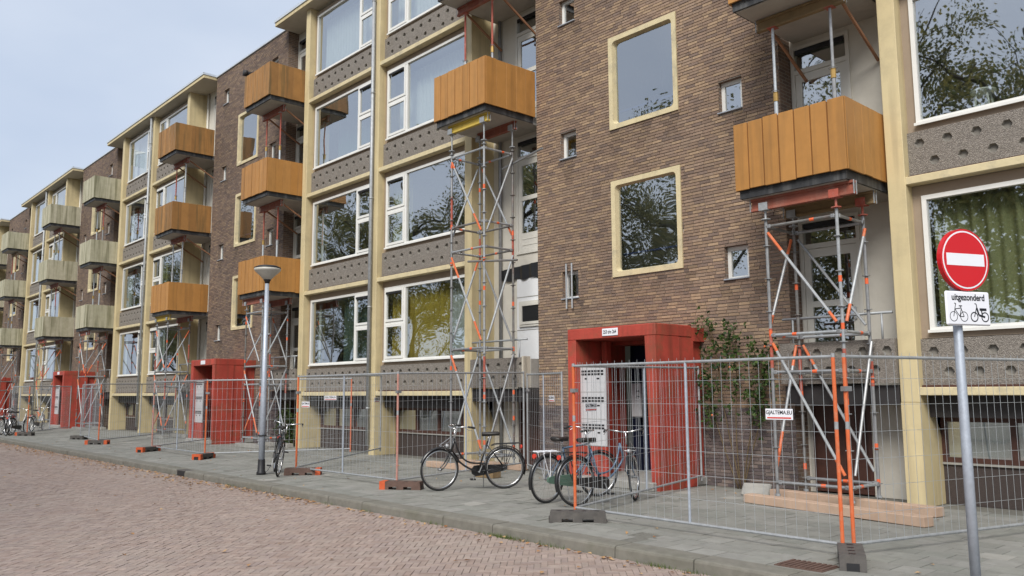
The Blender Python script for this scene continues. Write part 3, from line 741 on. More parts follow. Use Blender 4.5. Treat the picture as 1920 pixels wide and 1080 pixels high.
for nm, xa, xb, side in LOG:
    dw = 1.03
    d0, d1 = (xa + .03, xa + .03 + dw) if side == 'left' else (xb - .05 - dw, xb - .05)
    wmb = MB()
    if side == 'left': wmb.box(d1, xb + .05, YL, YL + .1, 0, 13.83); wmb.box(xa - .02, d0, YL, YL + .1, 0, 13.83)
    else: wmb.box(xa - .05, d0, YL, YL + .1, 0, 13.83); wmb.box(d1, xb + .02, YL, YL + .1, 0, 13.83)
    wmb.box(d0, d1, YL, YL + .1, 13.605, 13.83)
    for k in range(1, 4): wmb.box(d0, d1, YL, YL + .1, 4.47 + ST * (k - 1), 1.74 + ST * k)
    if nm == 'C1': wmb.box(d0, d1, YL + .03, YL + .1, 1.6, 4.5)
    put(wmb, 'loggia_wall', 'loggia_paint', bld, org=(xa, YL, 0))
    for k in range(4):
        if nm == 'C1' and k == 0: continue
        make_door(d0, d1, ST * k, nm)
    # cellar door under the loggia
    cd = MB(); frame_rect(cd, d0, d1, .02, 1.6, .07, YL + .02, YL + .09); cd.box(d0 + .07, d1 - .07, YL + .05, YL + .08, .09, 1.53)
    for q in range(5): cd.box(d0 + .1 + q * .17, d0 + .24 + q * .17, YL + .035, YL + .05, .12, 1.5)
    put(cd, 'cellar_door', 'brown_frame', bld, org=(d0, YL, 0))
    # white rain pipe in the corner
    px = (xb - .09) if side == 'left' else (xa + .3)
    put(MB().tube((px, YL - .06, .15), (px, YL - .06, 13.8), .042, n=8), 'rain_pipe', 'steel_mid' if nm == 'C1' else 'loggia_paint', bld, smooth=True, org=(px, YL, .15))
    # first-floor slab, parapet and railing
    put(MB().box(xa + .02, xb - .02, 12.2, 12.879, 1.42, 1.7), 'first_floor_slab', 'dark_beam', bld, org=(xa, 12.2, 1.42))
    pw = (xb - xa) - .01
    o = link('parapet_panel', PAR[0], bld, (xa + .0 if side == 'left' else xa + .03, 12.12, 1.73)); place_pockets(o, PAR[1], (xa if side == 'left' else xa + .03, 12.12, 1.73), nm in ('L0', 'C1'))
    if side == 'right':
        put(MB().box(xa + 1.80, xa + 1.85, 12.09, 12.3, 1.72, 2.39), 'parapet_end', 'soffit', bld, org=(xa + 1.8, 12.1, 1.7))
        put(MB().box(xb - .06, xb - .035, 12.3, 12.87, 1.72, 2.34), 'parapet_side', 'concrete', bld, org=(xb, 12.3, 1.7))
    rl = MB(); zr = 2.76
    rl.path([(xa + .02, 12.2, zr), (xb - .05, 12.2, zr)], .021, 8)
    for q in (.2, 1.62): rl.path([(xa + q, 12.2, zr), (xa + q, 12.19, 2.3)], .017, 6)
    put(rl, 'railing', 'galv', bld, smooth=True, org=(xa, 12.2, zr))
# the closed-off first-floor door opening
xa, xb, _ = LG['C1']; d0, d1 = xb - 1.08, xb - .05
cl = put(MB().box(d0, d1, YL - .02, YL + .02, 1.74, 4.22), 'closing_panel', 'panel_white', bld)
put(MB().box(d0, d1, YL - .026, YL - .0205, 3.775, 3.79), 'panel_joint', 'concrete', cl); put(MB().box(d0, d1, YL - .026, YL - .0205, 3.02, 3.035), 'panel_joint', 'concrete', cl)
f = MB(); frame_rect(f, d0 + .1, d1 - .12, 3.1, 3.68, .05, YL - .06, YL - .022); frame_rect(f, d0 + .15, d1 - .17, 3.15, 3.63, .06, YL - .075, YL - .03)
w = put(f, 'small_casement', 'door_paint', cl)
put(MB().box(d0 + .21, d1 - .23, YL - .05, YL - .045, 3.21, 3.57), 'dark_pane', 'black_paint', cl)
fo = MB(); nn = 16
for q in range(nn + 1):
    x = xa + .25 + (xb - xa - .3) * q / nn; yy = YL - .045 + .018 * math.sin(q * 2.1); fo.v += [(x, yy, 4.2 + .03 * math.sin(q * 1.3)), (x, yy - .01, 4.46 + .1 * q / nn)]
fo.f = [(2 * q, 2 * q + 2, 2 * q + 3, 2 * q + 1) for q in range(nn)]
put(fo, 'black_foil', 'foil_black', bld)
put(MB().box(xb - .05, xb - .015, YL - .07, YL - .03, 1.75, 4.5), 'edge_batten', 'beam_yellow', bld)

STYLE = {'L0': 'ochre_board', 'C1': 'ochre_board', 'L1': 'ochre_board', 'C2': 'ochre_board', 'L2': 'pale_board', 'C3': 'pale_board', 'L3': 'pale_board', 'C4': 'pale_board'}
def balcony(nm, k):
    xa, xb, side = LG[nm]; s = ST * (k - 1); sty = STYLE[nm]
    if (nm, k) in (('C2', 3), ('C2', 2), ('L1', 3)): sty = 'dirty_board'
    a, b = (xa - .0, xb - .03) if side == 'left' else (xa + .07, xb - .03)
    org = (a, 11.0, 4.56 + s)
    bal = put(MB().box(a + .08, b - .08, 11.1, 12.87, 4.555 + s, 4.73 + s), 'balcony', 'slab', bld, org=org)
    fa = MB(); fa.box(a + .05, b - .05, 11.06, 11.099, 4.565 + s, 4.76 + s); fa.box(b - .079, b - .05, 11.099, 12.46, 4.565 + s, 4.76 + s); fa.box(a + .05, a + .079, 11.099, 12.46, 4.565 + s, 4.76 + s)
    put(fa, 'fascia', 'balcony_edge', bal)
    z0, z1 = 4.695 + s, 5.745 + s
    wave = lambda: random.gauss(0, .004)
    nb = 7; wd = (b - a) / nb
    for q in range(nb):
        m = '%s_%d' % (sty, random.randrange(3))
        x0, x1 = a + q * wd, a + (q + 1) * wd
        put(MB().bbox(x0 + .011, x1 - .011, 11.0 + wave() * .6, 11.032, z0 + wave(), z1 + wave(), .004), 'board', m, bal, org=(x0, 11.0, z0))
        if q: put(MB().box(x0 - .016, x0 + .016, 11.02, 11.034, z0 + .01, z1 - .02), 'board_joint', ('pale' if sty[0] == 'p' else 'ochre') + '_seam', bal, org=(x0, 11.0, z0))
    nb = 5; L = (12.49 if side == 'right' else 12.3) - 11.034
    for xx, sg in ((b, 1), (a, -1)):
        for q in range(nb):
            y0, y1 = 11.034 + L * q / nb, 11.034 + L * (q + 1) / nb; m = '%s_%d' % (sty, random.randrange(3))
            xo = wave() * .5
            put(MB().bbox(min(xx - .03 * sg, xx) + xo, max(xx - .03 * sg, xx) + xo, y0 + .0015, y1 - .0015, z0 + wave(), z1 + wave(), .003), 'board', m, bal, org=(xx, y0, z0))
    put(MB().box(a + .034, b - .034, 11.05, 11.09, z1 - .12, z1 - .05), 'board_rail', 'batten', bal, org=(a, 11.05, z1))
BALS = []
for nm in LG:
    for k in (1, 2, 3):
        if (nm, k) == ('C1', 1): continue
        balcony(nm, k); BALS.append((nm, k))

# --- red entrances
def portal(kb_):
    bx = X0[kb_] - 7.78; yf = 11.08
    l, r = bx + 2.23, bx + 4.27
    mb = MB(); mb.bbox(l, r, yf, 12.1, 2.565, 2.77, .012); mb.box(l + .01, r - .012, 12.1, 12.489, 2.5, 2.74)
    mb.bbox(l, l + .2, yf + .001, 12.489, 0, 2.566, .01)
    # right leg: its inner face leans
    b = len(mb.v); q = [(r - .23, 2.5649), (r - .001, 2.5649), (r + .02, 0), (r - .15, 0)]
    mb.v += [(x, yf + .001, z) for x, z in q] + [(x, 11.72, z) for x, z in q]
    mb.f += [(b, b + 1, b + 2, b + 3), (b + 7, b + 6, b + 5, b + 4)] + [(b + t, b + 4 + t, b + 4 + (t + 1) % 4, b + (t + 1) % 4) for t in range(4)]
    mb.bbox(r - .2, r - .01, 11.735, 12.16, 0, 2.564, .008); mb.box(r - .24, r - .1, 12.16, 12.489, 0, 2.5)
    mb.box(l + .2, l + .80, 11.21, 11.27, .14, .66)
    mb.box(l + .27, l + .39, 11.72, 11.85, .14, 2.56)
    p = put(mb, 'entrance_portal', 'red_paint', bld, org=(l, yf, 0))
    ml = MB().bbox(l + .2, l + .80, 11.2, 11.25, .66, 2.08, .008); mbx = put(ml, 'letterbox_panel', 'mailbox_white', p)
    sl = MB()
    for tz in (2.0, 1.52, 1.04):
        for cxx in range(7):
            for rz in range(2): sl.box(l + .235 + cxx * .078, l + .295 + cxx * .078, 11.194, 11.199, tz - rz * .055 - .02, tz - rz * .055 + .014)
        for cxx in (1, 5): sl.box(l + .24 + cxx * .073, l + .30 + cxx * .073, 11.194, 11.199, tz - .15, tz - .125)
    put(sl, 'letter_slots', 'black_plastic', mbx, kind='stuff')
    for tz in (1.62, 1.14): put(MB().box(l + .205, l + .795, 11.196, 11.1995, tz, tz + .006), 'panel_seam', 'concrete', mbx)
    put(MB().bbox(l + .02, r - .05, 10.98, 12.7, .0, .14, .015), 'door_step', 'concrete', p)
    dr = MB(); dr.box(bx + 2.36, bx + 4.09, 12.72, 12.78, .14, 2.56); dd = put(dr, 'entrance_door', 'door_blue', p)
    fr = MB(); frame_rect(fr, bx + 3.05, bx + 4.05, .145, 2.3, .08, 12.66, 12.715); fr.box(bx + 3.05, bx + 4.05, 12.662, 12.714, 2.38, 2.46); put(fr, 'door_frame', 'handrail_blue', dd)
    put(MB().bbox(bx + 2.62, bx + 2.86, 12.4, 12.45, 1.15, 1.78, .01), 'intercom_panel', 'mailbox_white', p); ip = MB()
    for q in range(2): ip.box(bx + 2.76, bx + 2.83, 12.395, 12.3995, 1.62 - q * .1, 1.645 - q * .1)
    put(ip, 'intercom_grille', 'black_plastic', p); put(MB().box(bx + 2.66, bx + 2.72, 12.45, 12.6, .14, 1.7), 'intercom_post', 'door_blue', p)
    pl = put(MB().bbox(l + .87, l + 1.23, yf - .016, yf - .002, 2.605, 2.735, .004), 'number_plate', 'sign_white', p)
    if kb_ == 0:
        tm = text_mesh('253 t/m 264', .085, 'sign_black', xs=.72); link('lettering', tm, pl, (l + 1.05, yf - .018, 2.67))
for kb_ in range(4): portal(kb_)

# ------------------------------------------------------------------ shoring towers, props and beams
def tower(nm, levels, ztop, lifts, seed, xa=None, beams=('beam_red', 'beam_brown'), zbal=4.56, label='', zb=.13):
    rnd = random.Random(seed)
    a, b, side = LG[nm]
    cx = (a + b) / 2 if xa is None else xa
    x0, x1, y0, y1 = cx - .56, cx + .56, 11.2, 12.02
    t = thing('shoring_tower', label, 'scaffold', (cx, 11.6, 0), group='shoring towers under the balconies', local=False)
    cor = [(x0, y0), (x1, y0), (x1, y1), (x0, y1)]
    mats = ['steel_mid', 'galv', 'steel_mid', 'steel_old']; rnd.shuffle(mats)
    for ci, (x, y) in enumerate(cor):
        st = MB(); st.tube((x, y, zb + .12), (x, y, ztop), .0245, n=10)
        z = zb + .3
        while z < ztop - .05: st.lathe((x, y, z), [(.026, -.006), (.058, -.005), (.058, .005), (.026, .006)], 10); z += .5
        so = put(st, 'standard', mats[ci], t, smooth=False, org=(x, y, zb))
        z = zb + rnd.uniform(.2, .5)
        while z < ztop - .3:
            if rnd.random() < .5: put(MB().tube((x, y, z), (x, y, z + .09), .0262, n=10), 'paint_mark', 'orange_mark', so)
            z += rnd.uniform(.5, 1.2)
        ob = MB(); za = zb + .5 + rnd.uniform(0, ztop - 1.9); ob.tube((x, y, za), (x, y, za + rnd.uniform(.35, .75)), .0257, n=10); put(ob, 'painted_section', 'red_oxide', so)
        ft = MB(); ft.tube((x, y, zb), (x, y, zb + .3), .018, n=8); ft.box(x - .075, x + .075, y - .075, y + .075, zb, zb + .008); ft.tube((x, y, zb + .1), (x, y, zb + .13), .04, n=6)
        put(ft, 'base_jack', 'galv', t, org=(x, y, zb))
        hd = MB(); zh = zbal - .2; hd.tube((x, y, ztop - .1), (x, y, zh), .018, n=8); hd.lathe((x, y, ztop + .02), [(.02, -.015), (.075, -.012), (.075, 0), (.02, .012)], 8)
        hd.box(x - .075, x + .075, y - .07, y + .07, zh - .008, zh); hd.box(x - .075, x + .075, y - .07, y - .062, zh, zh + .11); hd.box(x - .075, x + .075, y + .062, y + .07, zh, zh + .11)
        put(hd, 'fork_head', rnd.choice(['galv', 'galv', 'red_oxide']), t, org=(x, y, ztop))
    for z in levels:
        for e in range(4):
            if rnd.random() < .06: continue
            p, q = cor[e], cor[(e + 1) % 4]
            lm = MB().tube((p[0], p[1], z), (q[0], q[1], z), .024, n=8); lo = put(lm, 'ledger', rnd.choice(['galv', 'steel_mid', 'galv', 'steel_old']), t, smooth=False, org=(p[0], p[1], z))
            d = Vector((q[0] - p[0], q[1] - p[1], 0)).normalized(); L = math.hypot(q[0] - p[0], q[1] - p[1])
            m0 = Vector((p[0], p[1], z)) + d * (L * rnd.uniform(.3, .7))
            if rnd.random() < .45: put(MB().tube(m0, m0 + d * .07, .0258, n=8), 'paint_mark', 'orange_mark', lo)
            for (qq, sg) in ((p, 1), (q, -1)):
                c = Vector((qq[0], qq[1], z)) + d * (.055 * sg); put(MB().bbox(c.x - .03, c.x + .03, c.y - .03, c.y + .03, z - .03, z + .03, .008), 'ledger_head', 'steel_mid', lo)
    for (za, zc) in lifts:
        for e in range(4):
            p, q = cor[e], cor[(e + 1) % 4]
            if e in (1, 2): p, q = q, p
            off = Vector(((-.035 if e == 3 else .035 if e == 1 else 0), (-.035 if e == 0 else .035 if e == 2 else 0), 0))
            A = Vector((p[0], p[1], zc - .04)) + off; B = Vector((q[0], q[1], za + .04)) + off; D_ = (B - A)
            A = A + D_ * .04; B = B - D_ * .06
            bm = MB().tube(A, B, .022, n=8); bo = put(bm, 'brace', rnd.choice(['galv', 'galv', 'steel_mid']), t, smooth=False, org=A)
            en = MB(); fr_ = rnd.uniform(.06, .3); fr2 = rnd.uniform(.08, .3)
            en.tube(A, A + D_ * fr_ * .8, .0232, n=8); two = rnd.random() < .7
            if rnd.random() < .42:
                put(en, 'painted_end', 'orange_paint', bo)
                if two: put(MB().tube(B, B - D_ * fr2, .0232, n=8), 'painted_end', 'orange_paint', bo)
    # timber girders lying in the fork heads
    for (y, m, nmx, ex) in ((y0, beams[0], 'front', rnd.uniform(.1, .25)), (y1, beams[1], 'rear', rnd.uniform(.02, .2))):
        gb(x0 - ex, x1 + ex + .05, y, zbal - .2, m, '%s timber girder on the shoring tower %s' % ({'beam_red': 'red-brown', 'beam_yellow': 'yellow', 'beam_brown': 'weathered brown'}[m], WHERE[nm]) + (', street side' if nmx == 'front' else ', wall side'))
    return t
def gb(x0, x1, y, z, m, label):
    g_ = thing('timber_girder', label, 'beam', ((x0 + x1) / 2, y, z), group='timber girders under the balconies', local=False)
    put(MB().bbox(x0, x1, y - .04, y + .04, z + .001, z + .041, .004).bbox(x0, x1, y - .04, y + .04, z + .159, z + .199, .004), 'flange', m, g_)
    put(MB().box(x0 + .02, x1 - .02, y - .014, y + .014, z + .041, z + .159), 'web', m, g_)
    en = MB()
    for x in (x0, x1): en.box(x - .004, x + .012, y - .041, y - .034, z, z + .2); en.box(x - .004, x + .012, y + .034, y + .041, z, z + .2)
    put(en, 'end_bracket', 'galv', g_)
    return g_
FZ = lambda k: 4.56 + ST * (k - 1)
LV1 = ([.3, 1.9, 2.45, 4.1], 4.2, [(.3, 2.45), (2.45, 4.1)])
tower('L0', *LV1, 11, xa=-6.03, zb=.004, label='shoring tower of grey tubes beside the column, right of the nearest red entrance')
tower('C1', [.3, 2.55, 4.7, 5.25, 6.85], 7.0, [(.3, 2.55), (2.55, 4.7), (4.9, 6.85)], 5, xa=-13.78, beams=('beam_yellow', 'beam_red'), zbal=7.605, label='tall two-lift shoring tower with yellow girder, left of the nearest red entrance')
tower('L1', *LV1, 3, xa=-24.15, beams=('beam_red', 'beam_red'), label='shoring tower behind the street lamp, right of the second red entrance')
tower('C2', *LV1, 8, xa=X0[2] + 9.2, beams=('beam_yellow', 'beam_red'), label='shoring tower with pale yellow girder, left of the second red entrance')
tower('L2', *LV1, 21, beams=('beam_red', 'beam_brown'), label='shoring tower under pale green balcony, right of the third red entrance')
tower('C3', *LV1, 22, beams=('beam_red', 'beam_red'), label='shoring tower under pale green balcony, left of the third red entrance')
tower('L3', *LV1, 23, beams=('beam_brown', 'beam_brown'), label='shoring tower under pale balcony at the far left edge')
# extra tubes of the tall tower
tw = MB(); tw.tube((-13.6, 12.06, 6.6), (-12.2, 11.95, 6.75), .024); e1 = put(tw, 'stabilising_tube', 'steel_mid'); tag(e1, 'short grey tube clamped to the tall shoring tower near its top, ending at the brick', 'tube')
tw = MB(); tw.tube((-13.7, 11.15, 4.42), (-12.3, 11.3, 4.3), .024); e1 = put(tw, 'stabilising_tube', 'steel_old'); tag(e1, 'short rusty tube clamped to the tall shoring tower below the black foil', 'tube')
FL = {1: 'lowest', 2: 'middle', 3: 'top'}
def prop(x, y, z0, z1, m, nm, k, which):
    t = thing('steel_prop', '%s steel prop on the %s balcony %s' % (which, FL[k] if nm != 'C1' else {2: 'lower', 3: 'upper'}[k], WHERE[nm]), 'prop', (x, y, z0), group='steel props between the balconies', local=False)
    h = z1 - z0; zc = z0 + h * (.58 + random.uniform(-.05, .08))
    put(MB().tube((x, y, z0 + .008), (x, y, zc), .032, n=10), 'outer_tube', m, t, smooth=False); put(MB().tube((x, y, zc), (x, y, z1 - .008), .024, n=10), 'inner_tube', m if random.random() < .6 else 'red_oxide', t)
    c = MB(); c.tube((x, y, zc - .09), (x, y, zc + .06), .041, n=10); put(c, 'collar', random.choice(['collar_gold', 'galv', 'collar_gold']), t)
    r = MB(); r.ring((x, y, zc + .07), .06, .006, 'z', 14, 5); put(r, 'locking_ring', 'steel_mid', t)
    put(MB().box(x - .07, x + .07, y - .07, y + .07, z0, z0 + .008), 'base_plate', m, t); put(MB().box(x - .07, x + .07, y - .07, y + .07, z1 - .008, z1), 'head_plate', random.choice(['galv', 'red_oxide']), t)
def prop_set(nm, k):
    a, b, side = LG[nm]
    z0 = FZ(k) + .18; z1 = FZ(k + 1) - .215
    cx = (a + b) / 2; xs = (cx - .5, cx + .46); y = 11.62
    bm = random.choice(['beam_red', 'beam_brown', 'beam_red'])
    gb(cx - .78, cx + .7, y, z1 + .002, bm, 'timber girder on props under the %s balcony %s' % (FL[k + 1] if nm != 'C1' else 'upper', WHERE[nm]))
    for i, x in enumerate(xs):
        prop(x, y, z0, z1, random.choice(['galv_new', 'galv_new', 'steel_mid']), nm, k, 'left' if i == 0 else 'right')
    for i, x in enumerate((cx - .62, cx + .6)):
        A = Vector((x, y + .07, z1 + .1)); B = Vector((x + .02, 12.84, z1 - .55)); bt = MB()
        d = (B - A).normalized(); u = Vector((1, 0, 0)) * .016; v = d.cross(Vector((1, 0, 0))) * .024
        c8 = [A - u - v, A + u - v, A + u + v, A - u + v, B - u - v, B + u - v, B + u + v, B - u + v]
        bt.v = [tuple(p) for p in c8]; bt.f = [(0, 1, 2, 3), (7, 6, 5, 4), (0, 4, 5, 1), (1, 5, 6, 2), (2, 6, 7, 3), (3, 7, 4, 0)]
        o = put(bt, 'timber_strut', 'batten', org=tuple(A)); tag(o, '%s slanting timber strut under the %s balcony %s' % ('left' if i == 0 else 'right', FL[k + 1] if nm != 'C1' else 'upper', WHERE[nm]), 'strut', 'timber struts under the balconies')
for nm in LG:
    for k in (1, 2):
        if (nm, k) == ('C1', 1) or nm == 'C4': continue
        prop_set(nm, k)

# ------------------------------------------------------------------ timber on the ground
def baulk(p, q, w, h, z, label, mat='plank_wood'):
    p, q = Vector(p), Vector(q); L = (q - p).length; a = math.atan2(q.y - p.y, q.x - p.x)
    o = put(MB().bbox(0, L, -w / 2, w / 2, 0, h, .006), 'timber_baulk', mat); o.location = (p.x, p.y, z); o.rotation_euler = (0, 0, a)
    tag(o, label, 'timber', 'timber baulks under the shoring towers'); return o
baulk((-6.95, 10.98), (-4.2, 10.5), .2, .12, .005, 'long pinkish timber baulk nearest the street, right of the nearest red entrance')
baulk((-7.0, 11.78), (-4.42, 11.42), .2, .12, .005, 'long pinkish timber baulk nearer the wall, ending at the cream column')
baulk((-15.1, 11.2), (-12.95, 11.2), .2, .12, .005, 'timber baulk behind the black bicycle, street side')
baulk((-15.0, 12.02), (-12.9, 12.02), .2, .12, .005, 'timber baulk behind the black bicycle, wall side')
baulk((-12.6, 10.55), (-12.15, 10.6), .24, .16, .005, 'short timber block on the pavement behind the black bicycle', 'beam_brown')
baulk((-25.0, 11.2), (-23.2, 11.2), .2, .12, .005, 'timber baulk under the tower behind the street lamp, street side', 'concrete')
baulk((-25.0, 12.02), (-23.2, 12.02), .2, .12, .005, 'timber baulk under the tower behind the street lamp, wall side', 'concrete')
baulk((X0[2] + 8.4, 11.2), (X0[2] + 10.0, 11.2), .2, .12, .005, 'pale plank under the shoring tower left of the second red entrance, street side', 'concrete')
baulk((X0[2] + 8.4, 12.02), (X0[2] + 10.0, 12.02), .2, .12, .005, 'pale plank under the shoring tower left of the second red entrance, wall side', 'concrete')
for nm, ws in (('L2', 'right of the third red entrance'), ('C3', 'left of the third red entrance'), ('L3', 'right of the farthest red entrance')):
    a, b, s_ = LG[nm]
    for y, w_ in ((11.2, 'street side'), (12.02, 'wall side')): baulk((a + .1, y), (b - .1, y), .2, .12, .005, 'plank under the shoring tower %s, %s' % (ws, w_), 'concrete')
sl = put(MB().bbox(-.22, .22, -.14, .14, 0, .07, .02), 'concrete_slab', 'concrete'); sl.location = (-7.28, 11.75, .06); sl.rotation_euler = (R_(32), 0, R_(20)); tag(sl, 'loose broken concrete slab propped at the brick wall beside the timber baulks', 'slab')

# ------------------------------------------------------------------ site fencing
FOOT = None
def foot(x, y, rot, caps, label, m='foot_dark'):
    t = thing('ballast_block', label, 'ballast block', (x, y, 0), rot, 'feet of the site fence')
    pr = [(-.36, 0), (-.2, 0), (-.2, .05), (-.06, .05), (-.06, 0), (.06, 0), (.06, .05), (.2, .05), (.2, 0), (.36, 0), (.345, .135), (-.345, .135)]
    put(MB().extr(pr, -.115, .115), 'block', m, t)
    hl = MB()
    for q in (-.24, -.08, .08, .24): hl.box(q - .03, q + .03, -.03, .03, .1355, .1365)
    put(hl, 'post_holes', 'black_plastic', t)
    for sg in caps:
        cp = MB(); xx = sg * .362
        q = [(-.117, 0), (-.06, 0), (-.06, .075), (.06, .075), (.06, 0), (.117, 0), (.117, .138), (-.117, .138)]
        cp.v = [(xx, a, b) for a, b in q] + [(xx - sg * .1, a, b) for a, b in q]; n = len(q)
        cp.f = [tuple(range(n)), tuple(range(2 * n - 1, n - 1, -1))] + [(k, n + k, n + (k + 1) % n, (k + 1) % n) for k in range(n)]
        put(cp, 'end_cap', 'foot_orange', t)
    for sg in (-1, 1): put(MB().box(sg * .364 - .001, sg * .364 + .001, -.055, .055, .0, .07), 'end_hollow', 'black_plastic', t)
WIRE = {}
def panel(p, q, zA, zB, label, orange=(0, 0), plate=None, h=1.9):
    p, q = Vector((*p, 0)), Vector((*q, 0)); L = (q - p).length; a = math.atan2(q.y - p.y, q.x - p.x)
    t = thing('site_fence', label, 'fence', (p.x, p.y, 0), a, 'wire mesh site fence panels')
    sh = (zB - zA) / L; Z = lambda x, z: (x, 0, zA + sh * x + z)
    for i, x in enumerate((0, L)):
        put(MB().tube(Z(x, -.06), Z(x, h), .02, n=10), 'post', 'orange_paint' if orange[i] else 'galv', t)
        if orange[i]:
            pb = MB(); pb.tube(Z(x, .98 * h), Z(x, h + .003), .0208, n=10); pb.tube(Z(x, .6 * h), Z(x, .64 * h), .0208, n=10); put(pb, 'bare_section', 'galv', t)
    put(MB().tube(Z(0, h - .03), Z(L, h - .03), .017, n=8), 'top_rail', 'galv', t); put(MB().tube(Z(0, .02), Z(L, .02), .017, n=8), 'bottom_rail', 'galv', t)
    put(MB().tube(Z(L * .5, .02), Z(L * .5, h - .03), .016, n=8), 'middle_post', 'galv_pole', t)
    w = MB(); n = int(L / .118)
    for k in range(1, n):
        x = L * k / n; w.tube(Z(x, .0), Z(x + random.gauss(0, .003), h + .02), .0022, n=4, cap=False)
    for z in (.3, .57, .84, 1.11, 1.38, 1.65): w.tube(Z(0, z), Z(L, z), .0026, n=4, cap=False)
    put(w, 'wire_mesh', 'galv_new', t, kind='stuff')
    clp = MB(); clp.box(-.035, .06, -.03, .03, zA + h * .8, zA + h * .8 + .05); put(clp, 'coupler', 'steel_mid', t)
    if plate:
        f_, zz, big = plate; pw, ph = (.32, .115)
        pl = put(MB().bbox(L * f_ - pw / 2, L * f_ + pw / 2, -.022, -.016, zz - ph / 2, zz + ph / 2, .002), 'sign_plate', 'sign_white', t)
        tm = text_mesh('GJALTEMA.EU', .056, 'sign_black', xs=.9); o = link('lettering', tm, pl, (L * f_, -.0225, zz + .018))
        put(MB().box(L * f_ - pw / 2 + .02, L * f_ + pw / 2 - .02, -.0235, -.0225, zz - .045, zz - .03), 'red_line', 'text_red', pl)
    return t
A_ = (-7.72, 8.10); B_ = (-4.07, 8.08); B2 = (-4.0, 8.17)
panel(A_, B_, .1, .1, 'wire mesh fence panel facing the street in front of the nearest tower, orange right post', (1, 1), (.83, 1.38, 1))
panel(B2, (-3.02, 11.55), .1, .1, 'wire mesh fence panel running from the road to the wall behind the no-entry sign', (1, 0))
panel(A_, (-8.62, 12.2), .1, .16, 'wire mesh fence panel running back along the right side of the nearest red entrance', (1, 0), (.1, 1.42, 0))
foot(-7.42, 7.83, R_(42), (), 'dark fence ballast block on the pavement in front of the two parked bicycles')
foot(-3.86, 7.82, R_(-62), (), 'dark fence foot nearest the camera, with two orange posts standing in it')
C_ = (-12.3, 8.42); Dp = (-15.85, 8.36)
panel(Dp, C_, .1, .1, 'wire mesh fence panel facing the street between lamp post and black bicycle', (1, 1), (.1, 1.4, 0))
panel(C_, (-12.78, 11.9), .1, .16, 'wire mesh fence panel running back behind the black bicycle', (0, 0), None)
panel((-12.72, 11.95), (-10.78, 11.0), .12, .1, 'short wire mesh fence panel between brick corner and nearest red entrance', (0, 0), (.75, 1.5, 0))
panel(Dp, (-18.3, 12.0), .1, .2, 'wire mesh fence panel running back from the lamp post to the drain pipe', (1, 0), (.93, 1.45, 0))
foot(-11.95, 8.28, R_(38), (-1,), 'brown fence foot with orange end left of the black bicycle', 'foot_brown')
foot(-15.45, 8.3, R_(52), (1,), 'brown fence foot with orange end beside the lamp post', 'foot_brown')
E_ = (-21.2, 8.62); F_ = (-25.2, 8.68)
panel(F_, E_, .1, .1, 'wire mesh fence panel facing the street left of the lamp post, orange right post', (1, 1))
panel(E_, (-19.5, 11.85), .1, .14, 'wire mesh fence panel running back behind the lamp post', (1, 1), (.85, 1.5, 0))
panel(F_, (-28.0, 12.1), .1, .14, 'wire mesh fence panel running back towards the third bay in front of the second tower', (0, 0))
foot(-21.0, 8.52, R_(-52), (-1, 1), 'fence foot with orange end holding two orange posts left of the lamp post')
foot(-24.8, 8.45, R_(-60), (-1, 1), 'fence foot with orange end at the left end of the third fence section')
G_ = (-30.1, 8.62); H_ = (-34.0, 9.1)
panel(H_, G_, .1, .1, 'wire mesh fence panel facing the street in front of the third red entrance', (0, 1))
panel(G_, (-33.0, 12.2), .1, .14, 'wire mesh fence panel running back right of the third red entrance', (1, 0))
foot(-29.6, 8.45, R_(48), (-1, 1), 'fence foot with orange end in front of the third red entrance')
foot(-33.4, 8.9, R_(20), (), 'grey fence foot left of the third fence corner')
J_ = (-38.7, 8.35)
panel(J_, (-42.6, 10.9), .1, .12, 'wire mesh fence panel in front of the far parked bicycle', (1, 0))
panel((-43.0, 8.6), J_, .1, .1, 'farthest wire mesh fence panel at the left edge, behind the parked bicycles', (0, 1))
foot(-38.1, 8.15, R_(40), (-1,), 'fence foot with orange end beside the far parked bicycles')

